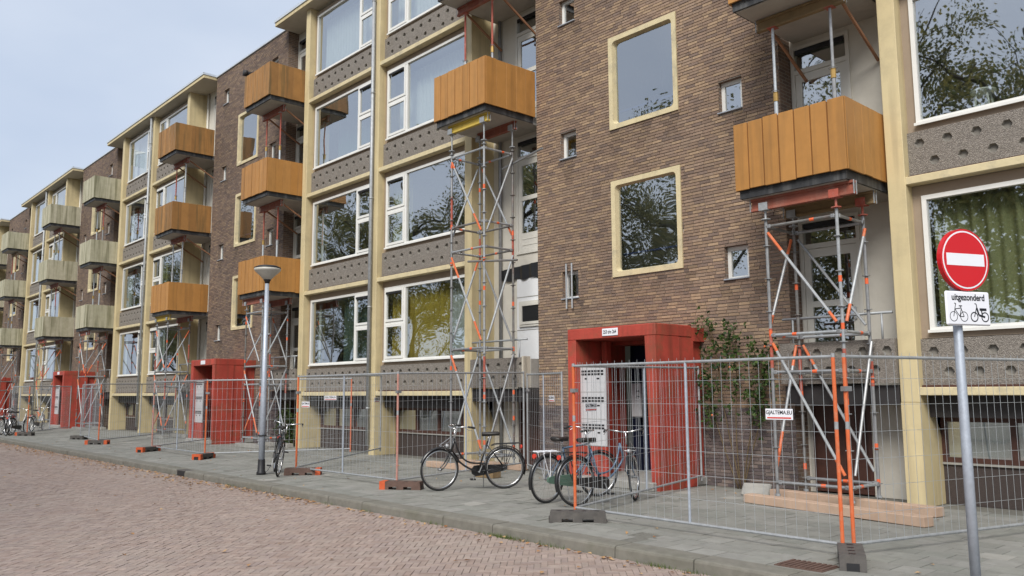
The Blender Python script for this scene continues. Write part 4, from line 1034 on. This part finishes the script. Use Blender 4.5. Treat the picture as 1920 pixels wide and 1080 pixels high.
# ------------------------------------------------------------------ bicycles
def bez(p, n=10):
    p = [Vector(v) for v in p]; out = []
    for i in range(n + 1):
        t = i / n; q = list(p)
        while len(q) > 1: q = [q[j].lerp(q[j + 1], t) for j in range(len(q) - 1)]
        out.append(q[0])
    return out
SPK = None
def bicycle(rear, front, lean, label, frame='black_paint', bar='chrome', guard='black_paint', rack='black_paint', fender='black_paint', step='curved', steer=0.0, light=True, sad='leather', rackrow=True, tyre='rubber', crate=False):
    rear, front = Vector((*rear, 0)), Vector((*front, 0)); a = math.atan2(front.y - rear.y, front.x - rear.x)
    t = thing('bicycle', label, 'bicycle', tuple(rear), a, 'parked bicycles'); t.rotation_euler = (lean, 0, a)
    wb, r = 1.12, .35
    def wheel(cx, st=0):
        n = 32
        M_ = Matrix.Rotation(st, 4, 'Z'); off = Vector((cx, 0, r))
        def tr(mb): mb.v = [tuple(M_ @ Vector(v) + off) for v in mb.v]; return mb
        w = put(tr(MB().ring((0, 0, 0), r - .018, .0185, 'y', 36, 8)), 'wheel', tyre, t, smooth=True)
        put(tr(MB().ring((0, 0, 0), r - .042, .0125, 'y', 36, 6)), 'rim', 'chrome', w, smooth=True)
        sp = MB()
        for q in range(24):
            an = 2 * PI * q / 24; sg = 1 if q % 2 else -1; an2 = an + (.55 if (q // 2) % 2 else -.55)
            sp.tube((.02 * math.cos(an2), sg * .028, .02 * math.sin(an2)), ((r - .05) * math.cos(an), 0, (r - .05) * math.sin(an)), .0011, n=4, cap=False)
        put(tr(sp), 'spokes', 'chrome', w, kind='stuff')
        put(tr(MB().tube((0, -.045, 0), (0, .045, 0), .022, n=10)), 'hub', 'steel_mid', w, smooth=True)
    wheel(0); wheel(wb, steer)
    bb = (.46, 0, .30); st_top = (.30, 0, .80); hd_t = (.87, 0, .86); hd_b = (.93, 0, .64)
    f = MB(); f.tube(bb, st_top, .015); f.tube(hd_t, hd_b, .019)
    if step == 'curved':
        f.path(bez([hd_t, (.80, 0, .50), (.66, 0, .42), (.40, 0, .44)], 10), .0145); f.path(bez([hd_b, (.78, 0, .42), (.62, 0, .34), bb], 8), .0165)
    elif step == 'low':
        f.path(bez([hd_b, (.75, 0, .36), (.62, 0, .28), bb], 8), .02); f.path([(.90, 0, .75), (.37, 0, .58)], .013)
    else:
        f.tube((.88, 0, .83), (.31, 0, .79), .015); f.tube(hd_b, bb, .017)
    for sg in (-1, 1):
        f.tube((.455, .03 * sg, .30), (0, .055 * sg, r), .009, n=6); f.tube((.31, .02 * sg, .74), (0, .055 * sg, r), .0075, n=6)
    put(f, 'frame', frame, t, smooth=True)
    def sr(mb):
        if steer:
            M_ = Matrix.Translation((wb - .06, 0, 0)) @ Matrix.Rotation(steer, 4, 'Z') @ Matrix.Translation((-(wb - .06), 0, 0)); mb.v = [tuple(M_ @ Vector(v)) for v in mb.v]
        return mb
    fk = MB()
    for sg in (-1, 1): fk.path(bez([(.935, .028 * sg, .62), (.985, .045 * sg, .50), (1.02, .05 * sg, .42), (wb, .05 * sg, r)], 6), [.013, .013, .012, .012, .011, .01, .009], 6)
    fk.tube((.935, -.035, .63), (.935, .035, .63), .016)
    put(sr(fk), 'fork', frame, t, smooth=True)
    hb = MB(); hb.tube((.875, 0, .84), (.845, 0, 1.02), .0125)
    for sg in (-1, 1): hb.path(bez([(.845, 0, 1.02), (.93, .12 * sg, 1.02), (.92, .27 * sg, 1.08), (.78, .29 * sg, 1.07), (.62, .27 * sg, 1.04)], 12), .0105, 8)
    hbo = put(sr(hb), 'handlebar', bar, t, smooth=True)
    gp = MB()
    for sg in (-1, 1): gp.tube((.74, .285 * sg, 1.062), (.61, .268 * sg, 1.038), .0165)
    put(sr(gp), 'grips', 'rubber', hbo, smooth=True)
    bl = MB()
    for sg in (-1, 1): bl.path([(.80, .275 * sg, 1.05), (.74, .29 * sg, 1.01), (.67, .29 * sg, .995)], .005, 6)
    put(sr(bl), 'brake_levers', 'chrome', hbo)
    sa = MB(); sa.tube((.30, 0, .80), (.275, 0, .91), .0125); put(sa, 'seat_post', 'chrome', t, smooth=True)
    sd_ = MB()
    prof = [(.12, .10), (.10, .105), (.04, .10), (-.03, .07), (-.09, .035), (-.15, .022), (-.17, .014)]
    b0 = len(sd_.v)
    for (dx, hw) in prof:
        x = .235 - dx; zt = .965 if dx > 0 else .96
        for q in range(8):
            an = 2 * PI * q / 8; sd_.v.append((x, hw * math.cos(an), zt - .028 + (.028 if math.sin(an) > 0 else .045) * math.sin(an)))
    for j in range(len(prof) - 1):
        for q in range(8): sd_.f.append((b0 + j * 8 + q, b0 + j * 8 + (q + 1) % 8, b0 + (j + 1) * 8 + (q + 1) % 8, b0 + (j + 1) * 8 + q))
    sd_.f.append(tuple(range(b0 + 7, b0 - 1, -1))); sd_.f.append(tuple(b0 + (len(prof) - 1) * 8 + q for q in range(8)))
    put(sd_, 'saddle', sad, t, smooth=True)
    def fend(cx, a0, a1, nm, tr=lambda m: m):
        fm = MB(); n = 14
        for q in range(n + 1):
            an = R_(a0 + (a1 - a0) * q / n)
            for (dy, dr) in ((-.028, -.008), (-.018, .006), (0, .012), (.018, .006), (.028, -.008)):
                rr = r + .018 + dr; fm.v.append((cx + rr * math.cos(an), dy, r + rr * math.sin(an)))
        for q in range(n):
            for e in range(4): fm.f.append((q * 5 + e, q * 5 + e + 1, q * 5 + e + 6, q * 5 + e + 5))
        st = MB(); an = R_(a1 if cx < .5 else a0)
        put(tr(fm), nm, fender, t, smooth=True)
    fend(0, 25, 200, 'rear_mudguard'); fend(wb, 20, 165, 'front_mudguard', sr if steer else (lambda m: m))
    cg = MB(); cy = -.06
    cg.extr([(-.06, .32), (.0, .295), (.40, .225), (.50, .215), (.56, .26), (.57, .33), (.52, .39), (.44, .40), (.0, .40), (-.06, .375)], cy - .022, cy + .012)
    put(cg, 'chain_guard', guard, t)
    ck = MB(); ck.tube((.46, -.09, .30), (.46, .09, .30), .012); ck.tube((.46, -.095, .30), (.52, -.1, .155), .01); ck.tube((.46, .085, .30), (.40, .09, .445), .01)
    cko = put(ck, 'cranks', 'steel_mid', t)
    pd = MB(); pd.bbox(.475, .565, -.2, -.11, .14, .165, .005); pd.bbox(.355, .445, .1, .19, .435, .46, .005); put(pd, 'pedals', 'black_plastic', cko)
    rk = MB()
    for sg in (-1, 1):
        rk.path([(.24, .03 * sg, .73), (.16, .06 * sg, .755), (-.26, .06 * sg, .765)], .007, 6); rk.tube((-.17, .06 * sg, .76), (-.005, .065 * sg, r), .006, n=6); rk.tube((-.02, .06 * sg, .76), (-.005, .065 * sg, r), .006, n=6)
    for x in (.12, .0, -.12, -.26): rk.tube((x, -.06, .762), (x, .06, .762), .006, n=6)
    rk.tube((.14, 0, .762), (-.25, 0, .766), .006, n=6)
    rko = put(rk, 'luggage_rack', rack, t)
    put(MB().tube((-.275, 0, .70), (-.30, 0, .70), .035, n=12), 'rear_light', 'text_red', rko)
    ks = MB(); ks.path([(.36, -.05, .28), (.33, -.16, .03), (.34, -.18, .012)], .008, 6); put(ks, 'kickstand', 'steel_mid', t)
    if light:
        hl = MB(); hl.lathe((0, 0, 0), [(.012, -.03), (.03, -.01), (.036, .02), (.034, .03)], 12); hl.v = [(.985 + z, x, .735 + y) for x, y, z in hl.v]; put(sr(hl), 'headlight', 'silver_paint', t, smooth=True)
        fc = MB()
        for sg in (-1, 1): fc.path([(.90, .05 * sg, .88), (1.10, .09 * sg, .74)], .004, 5)
        if rackrow: fc.path([(1.10, -.09, .74), (1.10, .09, .74)], .004, 5); fc.path([(.99, .04, .64), (1.10, .09, .74)], .004, 5); fc.path([(.99, -.04, .64), (1.10, -.09, .74)], .004, 5)
        put(sr(fc), 'front_carrier', 'chrome', t)
    return t
bicycle((-10.78, 9.58), (-11.3, 8.58), R_(-2), 'black roadster bicycle with chrome handlebars standing free on the pavement', steer=R_(14))
bicycle((-8.95, 8.78), (-8.95, 9.95), R_(4), 'silver bicycle with white luggage rack and green chain guard', frame='blue_grey_paint', guard='green_plastic', rack='sign_white', fender='black_paint', step='diamond', steer=R_(-18), light=False)
bicycle((-8.38, 8.83), (-8.22, 10.0), R_(-3), 'black and grey bicycle with wide chrome bars, behind the fence at the nearest entrance', frame='blue_grey_paint', fender='black_paint', step='curved', steer=R_(36), rack='black_paint')
bicycle((-16.5, 8.2), (-15.52, 7.78), R_(-8), 'worn bicycle seen from the front, leaning on the lamp post', steer=R_(-12), bar='chrome', frame='black_paint', light=False)
bicycle((-42.3, 9.3), (-43.3, 10.0), R_(3), 'grey bicycle with front bag parked beside the far red entrance, behind the fence', frame='silver_paint', fender='silver_paint', steer=R_(15))
bicycle((-39.6, 7.9), (-38.5, 7.55), R_(-3), 'far bicycle at the left edge with its front wheel turned to the road', frame='silver_paint', fender='chrome', steer=R_(20))
bicycle((-38.7, 7.75), (-39.5, 8.55), R_(3), 'far bicycle with red rear light just left of the orange-ended fence foot', frame='silver_paint', fender='black_paint')
bicycle((-40.6, 8.2), (-39.6, 7.6), R_(4), 'dark far bicycle cut by the left edge of the photo', frame='black_paint')

# ------------------------------------------------------------------ street lamp
lamp = thing('street_lamp', 'grey street lamp with pale cone head and black base, bicycle leaning on it', 'lamp', (-16.1, 7.72, 0))
put(MB().lathe((0, 0, 0), [(.062, .0), (.062, 1.6), (.058, 1.64), (.042, 3.95)], 14), 'pole', 'galv_pole', lamp, smooth=True)
put(MB().lathe((0, 0, 0), [(.095, 0), (.095, .05), (.078, .07), (.0705, .3), (.069, .305)], 14), 'base_collar', 'black_plastic', lamp, smooth=True)
lh = put(MB().lathe((0, 0, 3.93), [(.075, .05), (.15, .13), (.255, .225), (.27, .245), (.27, .275), (.26, .285)], 24), 'lamp_head', 'lamp_glass', lamp, smooth=True)
put(MB().lathe((0, 0, 3.93), [(.27, .286), (.272, .3), (.2, .335), (.02, .35)], 24), 'lamp_cap', 'black_plastic', lh, smooth=True)
put(MB().lathe((0, 0, 3.9), [(.046, .0), (.06, .05), (.078, .075), (.076, .085)], 16), 'neck', 'black_plastic', lh, smooth=True)
lk = MB().ring((0, 0, .78), .075, .014, 'z', 16, 6); put(lk, 'cable_lock', 'black_plastic', lamp, smooth=True)

# ------------------------------------------------------------------ no-entry sign
ang = math.atan2(.92, .39) # direction of the plate
sg_ = thing('traffic_sign', 'round red no-entry sign with white bar above a white bicycle plate, on grey pole', 'traffic sign', (-2.52, 7.31, 0), ang)
put(MB().lathe((-.045, .05, 0), [(.039, 0), (.039, 1.2), (.037, 1.22), (.035, 2.62), (.03, 2.63)], 16), 'pole', 'galv_pole', sg_, smooth=True)
ZC = 2.69; RD = .258
def disc(mb, rad, y0, y1, cz, n=40):
    b = len(mb.v)
    for y in (y0, y1):
        for q in range(n): an = 2 * PI * q / n; mb.v.append((rad * math.cos(an), y, cz + rad * math.sin(an)))
    mb.f.append(tuple(range(b, b + n))); mb.f.append(tuple(range(b + 2 * n - 1, b + n - 1, -1)))
    for q in range(n): mb.f.append((b + q, b + n + q, b + n + (q + 1) % n, b + (q + 1) % n))
    return mb
dk = put(disc(MB(), RD, -.03, .012, ZC), 'sign_disc', 'sign_red', sg_)
put(disc(MB(), RD * .935, -.0315, -.0295, ZC), 'white_ring', 'sign_white', dk); put(disc(MB(), RD * .885, -.033, -.0312, ZC), 'red_field', 'sign_red', dk)
put(MB().box(-RD * .78, RD * .78, -.0345, -.0325, ZC - .05, ZC + .05), 'white_bar', 'sign_white', dk)
z0, z1 = ZC - RD - .285, ZC - RD - .004
pl = put(MB().bbox(-.235, .235, -.03, -.008, z0, z1, .012), 'sub_plate', 'sign_white', sg_)
tm = text_mesh('uitgezonderd', .074, 'sign_black', xs=.9); link('lettering', tm, pl, (0, -.0315, z1 - .052))
pic = MB(); yy = -.0305; wz = z0 + .072
def flat_ring(cx, cz, ro, ri):
    n = 20; b = len(pic.v)
    for q in range(n):
        an = 2 * PI * q / n; pic.v += [(cx + ro * math.cos(an), yy, cz + ro * math.sin(an)), (cx + ri * math.cos(an), yy, cz + ri * math.sin(an))]
    for q in range(n): q2 = (q + 1) % n; pic.f.append((b + 2 * q, b + 2 * q2, b + 2 * q2 + 1, b + 2 * q + 1))
def stroke(pts, w=.007):
    for p, q in zip(pts, pts[1:]):
        d = Vector((q[0] - p[0], q[1] - p[1])); d.normalize(); nx, nz = -d.y * w / 2, d.x * w / 2
        pic.quad((p[0] + nx, yy, p[1] + nz), (p[0] - nx, yy, p[1] - nz), (q[0] - nx, yy, q[1] - nz), (q[0] + nx, yy, q[1] + nz))
c0, c1 = -.165, -.055
flat_ring(c0, wz, .042, .036); flat_ring(c1, wz, .042, .036)
stroke([(c0, wz), (c0 + .025, wz + .095), (c0 + .03, wz + .105), (c0 + .012, wz + .108)]); stroke([(c0 + .016, wz + .06), (c1 - .025, wz + .07), (c1 - .045, wz), (c0 + .016, wz + .06)]); stroke([(c1, wz), (c1 - .027, wz + .065), (c1 - .032, wz + .085)]); stroke([(c1, wz), (c1 - .045, wz)]); stroke([(c1 - .05, wz + .087), (c1 - .015, wz + .087)], .009)
c0, c1 = .055, .17
flat_ring(c0, wz, .042, .032); flat_ring(c1, wz, .042, .032)
stroke([(c0, wz), (c0 + .03, wz + .08), (c0 + .028, wz + .105), (c0 + .01, wz + .11)], .009); stroke([(c0 + .03, wz + .075), (c0 + .05, wz + .015), (c1, wz)], .018); stroke([(c1 - .055, wz + .062), (c1 + .02, wz + .062)], .022); stroke([(c1 - .035, wz + .06), (c1 - .03, wz + .01)], .012)
put(pic, 'bicycle_and_moped_pictograms', 'sign_black', pl)
br = MB(); br.box(-.06, .06, -.008, .04, ZC - .02, ZC + .02); br.box(-.06, .06, -.008, .04, z0 + .12, z0 + .15); put(br, 'bracket', 'galv', sg_)

# ------------------------------------------------------------------ small street things
gi = thing('kerb_inlet', 'dark rectangular drain inlet set in the kerb face', 'drain', (-18.2, 6.9, 0)); put(MB().box(-.2, .2, -.006, .12, -.11, -.012), 'mouth', 'black_plastic', gi); put(MB().box(-.22, .22, -.01, .2, -.011, .006), 'lid', 'foot_dark', gi)
dc = thing('drain_cover', 'brown ribbed drain cover in the pavement beside the nearest fence foot', 'drain', (-4.1, 7.42, 0)); put(MB().box(-.24, .24, -.17, .17, -.01, .006), 'plate', 'foot_brown', dc)
for q in range(9): put(MB().box(-.22 + q * .052, -.19 + q * .052, -.15, .15, .006, .016), 'rib', 'foot_brown', dc)
for i, (x, y, z, lb) in enumerate([(-3.98, 12.85, 5.56, 'left'), (-3.25, 12.95, 5.62, 'right')]):
    s = thing('stool', '%s of two white stools behind the second-floor window above the no-entry sign' % lb, 'stool', (x, y, z), .4 * i)
    put(MB().lathe((0, 0, .33), [(.15, 0), (.17, .015), (.17, .035), (.15, .045)], 18), 'seat', 'stool_white', s, smooth=True)
    for q in range(4):
        an = PI / 4 + q * PI / 2; put(MB().tube((.1 * math.cos(an), .1 * math.sin(an), .33), (.15 * math.cos(an), .15 * math.sin(an), 0), .017), 'leg', 'stool_white', s)
    rg = MB()
    for q in range(4):
        a1, a2 = PI / 4 + q * PI / 2, PI / 4 + (q + 1) * PI / 2; rg.tube((.13 * math.cos(a1), .13 * math.sin(a1), .14), (.13 * math.cos(a2), .13 * math.sin(a2), .14), .01)
    put(rg, 'rung', 'stool_white', s)
sb = put(MB().bbox(-4.75, -1.4, 12.66, 13.2, 4.78, 5.55, .01), 'sideboard', 'stool_white'); tag(sb, 'low white cupboard inside the second-floor window above the no-entry sign, stools on it', 'cupboard')

# ------------------------------------------------------------------ plants, leaves
def leaf_quads(mb, cols, c, size, n_dir=None, rnd=random, flat=0.0, fac=None):
    d = Vector((rnd.gauss(0, 1), rnd.gauss(0, 1), rnd.gauss(0, 1) * (1 - flat))).normalized(); u = d.orthogonal().normalized(); u.rotate(Matrix.Rotation(rnd.random() * 6.28, 3, d)); v = d.cross(u)
    if flat > .9: u = Vector((rnd.gauss(0, 1), rnd.gauss(0, 1), rnd.gauss(0, .15))).normalized(); v = Vector((-u.y, u.x, rnd.gauss(0, .2)))
    L = size * rnd.uniform(.7, 1.3); Wd = L * .34; c = Vector(c); i = len(mb.v)
    fold = u.cross(v) * (L * .12)
    mb.v += [tuple(c - u * L * .5), tuple(c + v * Wd - u * L * .08 + fold), tuple(c + u * L * .5), tuple(c - v * Wd - u * L * .08 + fold)]
    mb.f += [(i, i + 1, i + 2), (i, i + 2, i + 3)]
    k = rnd.random() if fac is None else fac; cols += [(k, k, k, 1)] * 2
def climber(name, label, stems, nleaf, size, y0, hips=True):
    t = thing(name, label, 'plant', (stems[0][0][0], y0, 0), local=False)
    sm = MB(); lf = MB(); cols = []; fl = MB()
    for st in stems:
        pts = bez([(p[0], y0 - p[2], p[1]) for p in st], 14); k = len(pts); sm.path(pts, [.011 * (1 - .75 * j / k) + .002 for j in range(k)], 5)
        for j in range(nleaf):
            tt = random.uniform(.38, 1) ** .8 if hips else random.uniform(.1, 1); p = pts[min(k - 1, int(tt * (k - 1)))]; q = p + Vector((random.gauss(0, .12), -abs(random.gauss(0, .09)), random.gauss(0, .12)))
            for m in range(3): leaf_quads(lf, cols, q + Vector((random.gauss(0, .025), random.gauss(0, .015), random.gauss(0, .025))), size)
            if random.random() < .3: sm.path([p, q], .0025, 4, False)
    put(sm, 'stem', 'stem', t, smooth=True); put(lf, 'foliage', 'leaf_rose', t, colors=cols)
    if hips:
        hm = MB()
        for j in range(5):
            st = random.choice(stems); pts = bez([(p[0], y0 - p[2], p[1]) for p in st], 14); p = random.choice(pts[4:]) + Vector((random.gauss(0, .1), -.1, random.gauss(0, .08)))
            hm.lathe(tuple(p), [(.004, -.02), (.018, -.008), (.02, .006), (.006, .02)], 8)
        put(hm, 'rose_hips', 'orange_paint', t, smooth=True)
climber('climbing_rose', 'straggly climbing rose on the brick wall right of the nearest red entrance', [
    [(-7.95, 0, .1), (-8.15, 1.0, .1), (-8.45, 1.9, .12), (-8.15, 2.6, .1), (-8.68, 2.98, .1)],
    [(-7.95, 0, .1), (-8.05, .9, .1), (-8.0, 1.9, .14), (-7.75, 2.4, .12), (-8.05, 2.85, .15)],
    [(-7.9, 0, .1), (-7.8, .8, .1), (-7.55, 1.5, .12), (-7.45, 2.0, .1), (-7.4, 2.45, .1)],
    [(-7.9, 0, .1), (-7.7, .7, .1), (-7.5, 1.2, .12), (-7.25, 1.7, .1), (-7.5, 2.3, .15)],
    [(-8.0, 0, .1), (-8.3, .8, .1), (-8.5, 1.3, .14), (-8.45, 1.7, .12), (-8.6, 2.1, .15)]], 92, .072, 12.46)
climber('shrub', 'dark green shrub against the wall behind the street lamp', [
    [(-24.6 + i * .32, 0, .15), (-24.6 + i * .32 + random.uniform(-.2, .2), .4, .25), (-24.6 + i * .32 + random.uniform(-.3, .3), .8, .2), (-24.6 + i * .32 + random.uniform(-.3, .3), random.uniform(.9, 1.4), .2)] for i in range(4)], 95, .07, 12.7, False)
# fallen leaves, weeds along the kerb
lf = MB(); cols = []
for i in range(2300):
    x = -44 + 44.5 * random.random() ** 1.0
    if x > -12 and random.random() < .75: continue
    y = 6.86 - abs(random.gauss(0, .16 if x > -16 else .35))
    leaf_quads(lf, cols, (x, y, ROADZ + .012), random.uniform(.04, .075), flat=1)
for i in range(60):
    x = random.uniform(-30, -1); y = random.uniform(1.5, 6.6); leaf_quads(lf, cols, (x, y, ROADZ + .012), .07, flat=1)
for i in range(120):
    x = random.uniform(-34, -1); y = random.uniform(7.2, 12.0); leaf_quads(lf, cols, (x, y, .012), .055, flat=1)
o = put(lf, 'fallen_leaves', 'leaf_fallen', colors=cols, kind='stuff'); o['label'] = 'dry brown leaves gathered along the kerb and scattered on the road'
wd = MB(); cols = []
for cx in [-7.9, -7.7, -7.55, -6.95, -5.4, -4.9, -11.9, -13.4, -10.8, -9.2, -15.6]:
    for j in range(random.randint(14, 60)):
        x, y = cx + random.gauss(0, .12), 6.87 - abs(random.gauss(0, .03)); h = random.uniform(.02, .06); i = len(wd.v); dx, dy = random.gauss(0, .025), random.gauss(0, .02)
        wd.v += [(x - .005, y, ROADZ - .005), (x + .005, y, ROADZ - .005), (x + dx, y + dy, ROADZ + h)]; wd.f.append((i, i + 1, i + 2)); k = random.random(); cols.append((k, k, k, 1))
o = put(wd, 'kerb_weeds', 'leaf_weed', colors=cols, kind='stuff'); o['label'] = 'tufts of green weed growing between kerb and road'

# ------------------------------------------------------------------ street trees across the road (behind the camera, mirrored in the windows)
def tree_meshes(seed, H=19.0):
    rnd = random.Random(seed); tk = MB(); tips = []
    trunk = [(0, 0, -.2), (rnd.gauss(0, .1), rnd.gauss(0, .1), H * .2), (rnd.gauss(0, .25), rnd.gauss(0, .25), H * .45), (rnd.gauss(0, .5), rnd.gauss(0, .5), H * .8)]
    pts = bez(trunk, 10); tk.path(pts, [.30 * (1 - .8 * j / 10) + .03 for j in range(11)], 8)
    for i in range(22):
        b = pts[rnd.randint(2, 9)]; an = rnd.random() * 6.28; L = H * rnd.uniform(.2, .36); up = rnd.uniform(.25, 1.0)
        e = b + Vector((math.cos(an) * L, math.sin(an) * L, L * up)); m = b.lerp(e, .5) + Vector((0, 0, -L * .08)); br_ = bez([b, m, e], 6)
        tk.path(br_, [.09 * (1 - .85 * j / 6) + .012 for j in range(7)], 6); tips += br_[2:]
        for q in range(3):
            b2 = br_[rnd.randint(2, 6)]; e2 = b2 + Vector((rnd.gauss(0, 1), rnd.gauss(0, 1), rnd.gauss(.3, .6))).normalized() * L * .4; tk.tube(b2, e2, .025, .006, n=5); tips += [b2.lerp(e2, .6), e2]
    lf = MB(); cols = []
    for c in tips:
        if rnd.random() < .22: continue
        for j in range(125):
            p = Vector(c) + Vector((rnd.gauss(0, .42), rnd.gauss(0, .42), rnd.gauss(0, .34))); leaf_quads(lf, cols, p, .17, rnd=rnd)
    return tk.mesh('trunk', 'bark', True), lf.mesh('crown', 'leaf_tree', colors=cols)
TM = [tree_meshes(1), tree_meshes(2, 17), tree_meshes(4, 20)]
for i, (x, y, s, lb) in enumerate([(-8.5, -7, .95, 'first'), (-16, -6.2, .9, 'second'), (-23.5, -7.5, 1.0, 'third'), (-31, -6.3, .95, 'fourth'), (-39, -7.3, 1.05, 'fifth'), (-48, -6.5, 1, 'sixth'), (-58, -7, 1.0, 'seventh'), (-70, -6.5, 1.05, 'eighth'), (-84, -7, 1.0, 'ninth'), (-100, -6.5, 1.1, 'tenth')]):
    t = thing('street_tree', 'leafy street tree mirrored in the windows, %s along the far kerb' % lb, 'tree', (x * 1.08, y - 5.5, -.2), i * 1.7, 'street trees across the road')
    t.scale = (s * 1.1, s * 1.1, s * 1.14); link('trunk', TM[i % 3][0], t); link('crown', TM[i % 3][1], t)
